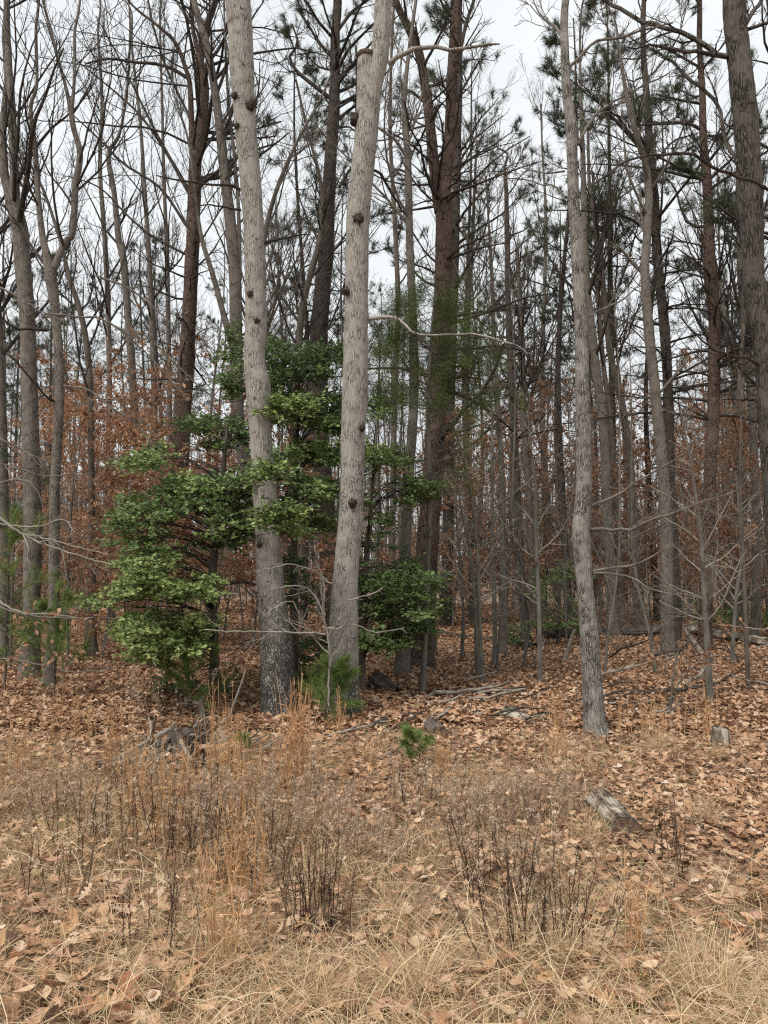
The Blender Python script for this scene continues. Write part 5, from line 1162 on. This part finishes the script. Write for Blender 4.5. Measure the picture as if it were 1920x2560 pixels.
g.scatter(SMALL, np.stack([x, y, hgt(x, y) + 0.008 + rl.uniform(0, 0.02, n)], -1), rotz_tilt(rl, n, 0.4), rl.uniform(0.015, 0.045, n), rl.uniform(0, 1, n), rl.integers(0, 3, n))
tag(link('leaf_litter', g.mesh('leaf_litter', False), M['litter'], kind='stuff'), 'carpet of dry brown fallen oak leaves over the woodland floor', 'fallen leaves')

def blades(n, x, y, ln, wid, bend, tilt, rnd, g, K=4, lift=0.0):
    az = rl.uniform(0, 2 * math.pi, n); d = np.stack([np.cos(az) * np.sin(tilt), np.sin(az) * np.sin(tilt), np.cos(tilt)], -1)
    b2 = rl.uniform(0, 2 * math.pi, n); b2 = np.where(rl.uniform(0, 1, n) < .7, az + rl.normal(0, .5, n), b2)
    bv = np.stack([np.cos(b2), np.sin(b2), -0.55 * np.ones(n)], -1) * bend[:, None]
    pt = np.empty((n, K, 3)); pt[:, 0] = np.stack([x, y, hgt(x, y) - 0.005 + lift], -1); st = (ln / (K - 1))[:, None]
    for k in range(1, K):
        pt[:, k] = pt[:, k - 1] + d * st; d = unit(d + bv / (K - 1) * 1.6)
    pt[:, 1:, 2] = np.maximum(pt[:, 1:, 2], (hgt(pt[:, 1:, 0], pt[:, 1:, 1]) + 0.006 + rl.uniform(0, .03, (n, 1))))
    side = unit(np.cross(pt[:, -1] - pt[:, 0], rl.normal(0, 1, (n, 3)) + np.array([0, 0, .6])))
    w = wid[:, None] * np.linspace(1, 0.25, K)[None]
    v = np.stack([pt - side[:, None] * w[..., None] * .5, pt + side[:, None] * w[..., None] * .5], 2)
    base = (np.arange(n) * K * 2)[:, None] + (np.arange(K - 1) * 2)[None]
    q = np.stack([base, base + 1, base + 3, base + 2], -1).reshape(-1, 4)
    g.add(v, q, None, np.repeat(rnd, K * 2))
g = Geo()
N = 125000
x, y = ground_pts(N, 2.2, 7.2, 0.95); px, py = pix(x, y, hgt(x, y)); bp = bare_patch(px, py)
clump = vnoise(np.stack([x * 3.2, y * 3.2, x * 0], -1), 21) * 0.5 + vnoise(np.stack([x * 9, y * 9, x * 0], -1), 22) * 0.3
keep = rl.uniform(0, 1, N) < np.clip((1 - bp) * (0.50 + 1.15 * clump) * np.where((px < 420) & (py > 2260), .55, 1) + 0.03, 0.02, 1); x, y, clump, py = x[keep], y[keep], clump[keep], py[keep]; n = len(x)
front = np.clip((py - 2150) / 250, 0, 1)
tone = np.clip(rl.normal(0.46, 0.2, n) + 0.16 * front + 0.12 * vnoise(np.stack([x * 1.7, y * 1.7, x * 0], -1), 23), 0, 0.925)
tone = np.where(rl.uniform(0, 1, n) < 0.035 + 0.05 * (vnoise(np.stack([x * 1.2, y * 1.2, x * 0], -1), 25) > .35), rl.uniform(0.955, 1, n), tone)
bl = rl.gamma(5, 0.036, n) * (0.8 + .5 * np.clip(clump, 0, 1)); nr = y < 4.2
for sl, kk in ((nr, 4), (~nr, 3)):
    m = int(sl.sum()); blades(m, x[sl], y[sl], bl[sl], rl.uniform(0.0016, 0.0040, m) * (1 if kk == 4 else 1.25), rl.uniform(0.2, 1.5, m), np.abs(rl.normal(0.75, 0.4, m)), tone[sl], g, kk)
x, y = ground_pts(9000, 2.2, 4.6); px, py = pix(x, y, hgt(x, y)); cl = vnoise(np.stack([x * 2.1, y * 2.1, x * 0], -1), 29)
keep = rl.uniform(0, 1, len(x)) < (1 - bare_patch(px, py)) * np.clip(.45 + .9 * cl + np.clip((py - 2300) / 400, 0, .5) - .5 * ((px < 420) & (py > 2250)), 0.02, 1); x, y = x[keep], y[keep]; n = len(x)
blades(n, x, y, rl.uniform(0.16, 0.42, n), rl.uniform(0.0026, 0.0052, n), rl.uniform(0.4, 1.6, n), np.abs(rl.normal(0.95, 0.35, n)), rl.uniform(0.55, 0.92, n), g, 5)
# flat thatch below the standing blades
x, y = ground_pts(45000, 2.2, 6.6); px, py = pix(x, y, hgt(x, y)); keep = rl.uniform(0, 1, len(x)) < (1 - bare_patch(px, py)) * .9 + .07; x, y = x[keep], y[keep]; n = len(x)
blades(n, x, y, rl.uniform(0.06, 0.2, n), rl.uniform(0.0014, 0.003, n), rl.uniform(0.2, 1.0, n), rl.uniform(1.2, 1.55, n), np.clip(rl.normal(0.33, .2, n), 0, .92), g, 3)
tag(link('dry_grass', g.mesh('dry_grass', False), M['grass'], kind='stuff'), 'matted straw-coloured dry grass along the edge of the wood', 'grass')

# tussocks of pale curving grass that can be told apart
def tussock(label, px, py, n, ln, seed, mat='grass', lo=0.3, hi=0.9, tilt=0.55, bend=1.1, name='grass_tussock', cat='grass tussock', grp=None, rad=0.07):
    global rl
    keep_rl = rl; rl = np.random.default_rng(seed)
    b = G(px, py); g = Geo(); a = rl.uniform(0, 6.28, n); rr = np.abs(rl.normal(0, rad, n))
    blades(n, b[0] + np.cos(a) * rr, b[1] + np.sin(a) * rr, ln * rl.uniform(0.5, 1.2, n), rl.uniform(0.0016, 0.0036, n), rl.uniform(0.2, bend, n), np.abs(rl.normal(tilt, tilt * .5, n)), rl.uniform(lo, hi, n), g, 6)
    g.v = [v - np.array(b) for v in g.v]
    o = link(name, g.mesh(name, False), M[mat]); o.location = [float(c) for c in b]; tag(o, label, cat, grp); rl = keep_rl
for k, (lb, px, py, n, ln) in enumerate([('pale straw tussock sprawling at the bottom, right of centre', 1050, 2500, 240, .30), ('straw tussock at the lower right corner', 1800, 2500, 260, .30), ('wiry grey-tan tussock above the bare soil at the right', 1760, 2060, 200, .24),
        ('orange-tan grass clump beside the sawn log', 1470, 2110, 170, .26), ('straw tussock left of the dark weeds, low in front', 560, 2420, 220, .26), ('dark tan tussock at the bottom left corner of the grass', 1010, 2330, 200, .26), ('straw grass clump below the dark stalks right of centre', 1420, 2420, 220, .28),
        ('tan tussock in the grass near the left edge', 120, 2130, 180, .24), ('tan grass clump right of the bent grey oak foot', 1640, 1880, 200, .34), ('tan grass clump left of the bent grey oak foot', 1400, 1880, 140, .26), ('thick straw tussock at the bottom beside the curled leaves', 800, 2530, 240, .28), ('straw tussock at the bottom, left of the corner leaves', 330, 2500, 160, .22), ('tan tussock before the pale stump', 1790, 1900, 120, .28)]):
    tussock(lb, px, py, n, ln, 1000 + k, lo=.2 if k in (2, 5) else .4)
tussock('small fresh green grass tuft in the litter right of the pine seedling', 1198, 1915, 60, .13, 1050, lo=.96, hi=1, tilt=.3, bend=.4, rad=.02)
tussock('green grass sprigs at the bottom beside fallen leaves', 1560, 2330, 60, .14, 1051, lo=.96, hi=1, tilt=.7)
tussock('faint green grass sprigs near the dark stalks', 1290, 2240, 50, .14, 1052, lo=.955, hi=1, tilt=.7)

# broomsedge: tall straight orange stalks
def broomsedge(label, px, py, n, h, spread, seed):
    rng = np.random.default_rng(seed); b = G(px, py); root = thing('broomsedge_clump', label, 'tall grass', b); n = int(n * 1.5)
    K = 6; a = rng.normal(0, spread, n); a2 = rng.normal(0, spread * .5, n); H = h * rng.uniform(0.55, 1.1, n); s = np.linspace(0, 1, K)
    lx = rng.normal(0, .045, n); ly = rng.normal(0, .045, n); hz = hgt(b[0] + a, b[1] + a2) - b[2]
    pt = np.stack([a[:, None] + lx[:, None] * (s ** 1.6)[None] * H[:, None] * 1.6, a2[:, None] + ly[:, None] * (s ** 1.6)[None], hz[:, None] + H[:, None] * s[None]], -1)
    g = Geo().tubes(pt, np.tile(np.linspace(.0030, .0014, K), (n, 1)), 3, rng.uniform(0, 1, n)); link('stalks', g.mesh('stalks', False), M['sedge'], root, 'stuff')
    # narrow bracts hugging the upper stalk
    m = n * 9; pid = np.repeat(np.arange(n), 9); t = rng.uniform(.25, .98, m) * (K - 1); i = np.minimum(t.astype(int), K - 2); f = (t - i)[:, None]
    pos = pt[pid, i] * (1 - f) + pt[pid, i + 1] * f; d = unit(pt[pid, i + 1] - pt[pid, i] + rng.normal(0, .16, (m, 3))); L = rng.uniform(.03, .075, m)[:, None]
    sd = unit(np.cross(d, rng.normal(0, 1, (m, 3)))) * .0024
    v = np.stack([pos - sd, pos + sd, pos + d * L], 1); g = Geo().add(v, None, np.arange(3 * m).reshape(-1, 3), np.repeat(rng.uniform(.3, 1, m), 3)); link('bracts', g.mesh('bracts', False), M['sedge'], root, 'stuff')
BS = [('tallest orange broomsedge stalks in front of the stick pile', 545, 1945, 22, .74, .13), ('dense orange broomsedge clump rising before the speckled oak foot', 742, 1985, 30, .78, .06), ('orange broomsedge stalks left of the stick pile', 285, 1975, 20, .58, .10), ('short orange broomsedge at the left edge', 50, 1960, 16, .5, .12),
      ('orange broomsedge at mid left in the grass', 345, 2060, 16, .55, .07), ('loose orange broomsedge among the fluffy weeds', 620, 2060, 22, .58, .14), ('broomsedge stalks among grass below the stick pile', 425, 2120, 20, .6, .1), ('tan broomsedge rising left of the dark stalks', 610, 2250, 18, .52, .08), ('broomsedge right of the bent grey oak foot', 1620, 1850, 18, .42, .14),
      ('sparse broomsedge left of the bent grey oak foot', 1395, 1830, 10, .45, .12), ('few broomsedge stalks beside the fresh green tuft', 1385, 1900, 12, .35, .07), ('thin broomsedge stalks beside the pale stump', 1755, 1850, 12, .5, .1), ('reddish broomsedge stalks standing in the lower right grass', 1585, 2400, 10, .4, .03), ('broomsedge stalk pair before the fresh green seedling', 1110, 1950, 8, .4, .04), ('thin broomsedge in the litter before the sawn-fork oak', 845, 1840, 9, .42, .06), ('broomsedge stalks standing low in the middle of the grass', 560, 2420, 14, .5, .06), ('broomsedge scattered at left below the pine seedlings', 170, 1850, 18, .5, .25), ('loose broomsedge right of the dense orange clump', 900, 2010, 10, .4, .12)]
for k, (lb, px, py, n, h, sp) in enumerate(BS): broomsedge(lb, px, py, n, h, sp, 1100 + k)

# dead weeds with fluffy seed heads
def weed(label, px, py, n, h, spread, seed, dark=True, fluff=0.5, lean=.1):
    rng = np.random.default_rng(seed); b = G(px, py); root = thing('dead_weed', label, 'dead weed', b); n = int(n * 1.35)
    K = 9; a = rng.normal(0, spread, n); a2 = rng.normal(0, spread * .6, n); H = h * rng.uniform(.6, 1.1, n); s = np.linspace(0, 1, K); hz = hgt(b[0] + a, b[1] + a2) - b[2]
    pt = np.stack([a[:, None] + (rng.normal(0, lean, n) + a * .6)[:, None] * s[None] * H[:, None] * 1.4, a2[:, None] + rng.normal(0, lean, n)[:, None] * s[None] * H[:, None], hz[:, None] + H[:, None] * s[None]], -1)
    pt[:, 1:] += np.cumsum(rng.normal(0, .0035, (n, K - 1, 3)), 1)
    rr = np.tile(np.linspace(.0026, .0012, K), (n, 1)); rn = rng.uniform(0, 1, n)
    c1 = grow(rng, pt, rr, H, 8, .4, 1.0, .6, .22, .1, .2, 4, .6, .001)
    g = Geo().tubes(pt, rr, 4, rn).tubes(c1[0], c1[1], 3, np.repeat(rn, 8))
    # withered leaf shreds along the stems
    m = n * 26; pid = np.repeat(np.arange(n), 26); t = rng.uniform(.12, .98, m) * (K - 1); i = np.minimum(t.astype(int), K - 2); f = (t - i)[:, None]; pos = pt[pid, i] * (1 - f) + pt[pid, i + 1] * f
    d = unit(rng.normal(0, 1, (m, 3)) + np.array([0, 0, -.2])); L = rng.uniform(.008, .022, m)[:, None]; sd = unit(np.cross(d, rng.normal(0, 1, (m, 3)))) * .0022
    g.add(np.stack([pos - sd, pos + sd, pos + d * L], 1), None, np.arange(3 * m).reshape(-1, 3), np.repeat(rng.uniform(0, 1, m), 3))
    link('stems', g.mesh('stems', False), M['weed'] if dark else M['weed_tan'], root, 'stuff')
    if fluff:
        tips = np.concatenate([pt[:, -1], c1[0][:, -1]]); tips = tips[rng.uniform(0, 1, len(tips)) < fluff]; k = 14; m = len(tips) * k
        d = unit(rng.normal(0, 1, (m, 3)) + np.array([0, 0, .25])); base = np.repeat(tips, k, 0) + rng.normal(0, .006, (m, 3)); L = rng.uniform(.009, .022, m)[:, None]; sd = unit(np.cross(d, rng.normal(0, 1, (m, 3)))) * .003
        v = np.stack([base - sd, base + d * L * .5 + sd, base + d * L], 1)
        link('seed_heads', Geo().add(v, None, np.arange(3 * m).reshape(-1, 3), np.repeat(rng.uniform(0, 1, m), 3)).mesh('seed_heads', False), M['fluff'], root, 'stuff')
WD = [('cluster of black dead weed stalks fanning up left of centre in front', 785, 2330, 26, .42, .085, 1, .05), ('black dead weed stalks right of centre in front', 1345, 2400, 26, .40, .13, 1, .15), ('dark weeds topped with tan fluff right of centre', 1270, 2250, 22, .42, .13, 1, .7), ('dark weeds behind the black stalks left of centre', 640, 2200, 22, .40, .12, 1, .3),
      ('dark brown weeds in the middle of the left grass', 450, 2150, 22, .42, .13, 1, .35), ('fluffy tan weeds below the stick pile', 560, 2080, 22, .34, .16, 0, .9), ('fluffy tan weeds behind the black stalks', 800, 2110, 22, .36, .17, 0, .85), ('fluffy grey-tan weeds in the centre of the clearing', 1160, 2080, 24, .34, .17, 0, .95), ('fluffy weeds between the clearing and the sawn log', 1350, 2060, 20, .34, .13, 0, .9),
      ('low dark weeds at the left, below the orange broomsedge', 255, 2130, 18, .38, .14, 1, .4), ('tan weeds at far left of the grass', 90, 2060, 18, .32, .16, 0, .6), ('few dark bent weed stems at lower left', 150, 2260, 8, .36, .09, 1, .1), ('slanting dark weed stems at the bottom left of centre', 430, 2400, 7, .40, .1, 1, 0.05), ('dark weeds before the fresh green seedling', 1050, 2020, 14, .3, .14, 1, .4), ('grey fluffy weeds beside the stick pile', 420, 2000, 12, .26, .12, 0, .9),
      ('lone dark weed stems standing on the bare soil', 1720, 2220, 4, .42, .15, 1, .05), ('dark weeds at left with red-brown stems', 380, 2010, 16, .34, .12, 1, .3), ('fluffy weeds right of the black stalks left of centre', 930, 2180, 16, .34, .12, 0, .8), ('thin dry weeds between the stick pile and centre', 700, 2010, 16, .3, .14, 0, .5), ('pair of dark weed stems under the sawn log', 1640, 2160, 4, .34, .12, 1, 0.0)]
for k, (lb, px, py, n, h, sp, dk, fl) in enumerate(WD): weed(lb, px, py, n, h, sp, 1200 + k, bool(dk), fl)
def pale_flowers(label, px, py, seed, n=16, h=.8):
    rng = np.random.default_rng(seed); b = G(px, py); root = thing('dry_wildflower', label, 'dry flower', b)
    K = 7; s = np.linspace(0, 1, K); a = rng.normal(0, .16, n); H = h * rng.uniform(.5, 1.1, n)
    pt = np.stack([a[:, None] + rng.normal(0, .22, n)[:, None] * s[None] ** 1.5, rng.normal(0, .1, n)[:, None] + 0 * s[None], H[:, None] * s[None]], -1)
    link('stems', Geo().tubes(pt, np.tile(np.linspace(.002, .001, K), (n, 1)), 3, rng.uniform(0, 1, n)).mesh('stems'), M['weed_tan'], root, 'stuff')
    m = n * 16; pid = np.repeat(np.arange(n), 16); t = rng.uniform(.55, 1, m) * (K - 1); i = np.minimum(t.astype(int), K - 2); f = (t - i)[:, None]; pos = pt[pid, i] * (1 - f) + pt[pid, i + 1] * f + rng.normal(0, .008, (m, 3))
    link('seed_heads', Geo().scatter(SMALL, pos, rotz_tilt(rng, m, 1.2), rng.uniform(.010, .022, m), rng.uniform(0, 1, m)).mesh('seed_heads', False), M['pale_berry'], root, 'stuff')
pale_flowers('dry stems with pale cream seed heads under the largest holly', 410, 1830, 1300)
pale_flowers('fainter cream-headed dry stems left of the stick pile', 330, 1815, 1301, 10, .6)

# ------------------------------------------------------------------ the big leaves lying in front, one by one
LC = {'tan': (0.52, 0.31, 0.165), 'russet': (0.36, 0.165, 0.085), 'pale': (0.62, 0.46, 0.31), 'dark brown': (0.17, 0.085, 0.05), 'pinkish brown': (0.46, 0.27, 0.19)}
LSHAPE = {'deeply lobed': [OAK[0], OAK[2]], 'shallow-lobed': [OAK[1]], 'smooth-edged': [OAK[3], OAK[4]]}
LMESH = {}
for cn, c in LC.items():
    m_, t_ = new_mat('leaf_' + cn.replace(' ', '_')); v_, _ = coords(t_, (7, 7, 7)); n_ = nd(t_, 'ShaderNodeTexNoise', Scale=1.0, Detail=4.0); t_.links.new(v_, n_.inputs['Vector'])
    finish(t_, ramp(t_, n_.outputs[0], [(.3, tuple(k * .72 for k in c)), (.7, tuple(min(1, k * 1.1) for k in c))]), .7, None, trans=.12, spec=.25)
    for sn, shp in LSHAPE.items():
        for q, (v, t) in enumerate(shp):
            me = Geo().add(v, None, t).mesh('fallen_leaf', False); me.materials.append(m_); LMESH.setdefault((cn, sn), []).append(me)
rf = np.random.default_rng(1400)
cn_l = list(LC); sn_l = list(LSHAPE); k = 0; tries = 0
special = [(172, 2345, .125, 'tan', 'smooth-edged'), (205, 2460, .12, 'pale', 'deeply lobed'), (150, 2400, .1, 'russet', 'shallow-lobed'), (455, 2510, .12, 'tan', 'deeply lobed'), (1490, 2380, .1, 'pale', 'deeply lobed'), (1800, 2480, .13, 'russet', 'smooth-edged'), (1430, 2075, .11, 'tan', 'smooth-edged'), (1690, 2110, .11, 'tan', 'deeply lobed'), (1020, 2310, .12, 'pale', 'deeply lobed'), (320, 2530, .13, 'russet', 'deeply lobed'),
           (1860, 2420, .13, 'pale', 'deeply lobed'), (960, 2280, .1, 'tan', 'smooth-edged'), (1590, 2290, .1, 'pinkish brown', 'deeply lobed'), (840, 2560, .12, 'tan', 'deeply lobed'), (60, 2490, .12, 'pinkish brown', 'deeply lobed')]
while k < 230 and tries < 3000:
    tries += 1
    if k < len(special): px, py, s, cn, sn = special[k]
    else:
        px = rf.uniform(-10, 1930); py = rf.uniform(2060, 2570); s = rf.uniform(.065, .12)
        bpv = float(bare_patch(np.array(px), np.array(py)))
        side = 0.9 if px < 420 and py > 2250 else (0.75 if px > 1450 else 0.35)
        if rf.uniform() > max(bpv, side): continue
        cn = cn_l[rf.choice(5, p=[.28, .2, .18, .1, .24])]; sn = sn_l[rf.choice(3, p=[.45, .25, .3])]
    b = G(px, py); ms = LMESH[(cn, sn)]; o = bpy.data.objects.new('fallen_leaf', ms[k % len(ms)]); COL.objects.link(o)
    o.location = (b[0], b[1], b[2] + (.02 if px > 1480 and py < 2250 else rf.uniform(.03, .075)))
    R = rotz_tilt(rf, 1, .38)[0]; o.rotation_euler = Matrix(R.tolist()).to_euler(); o.scale = (s, s, s)
    where = 'on the open soil at the right' if px > 1480 and py < 2250 else ('in the grass at the lower left' if px < 480 else ('in the grass at the lower right' if px > 1400 else 'in the grass across the middle front'))
    lb = f'{cn} {sn} oak leaf lying {where}' if sn != 'smooth-edged' else f'{cn} smooth-edged fallen leaf lying {where}'
    tag(o, lb, 'leaf', lb); k += 1
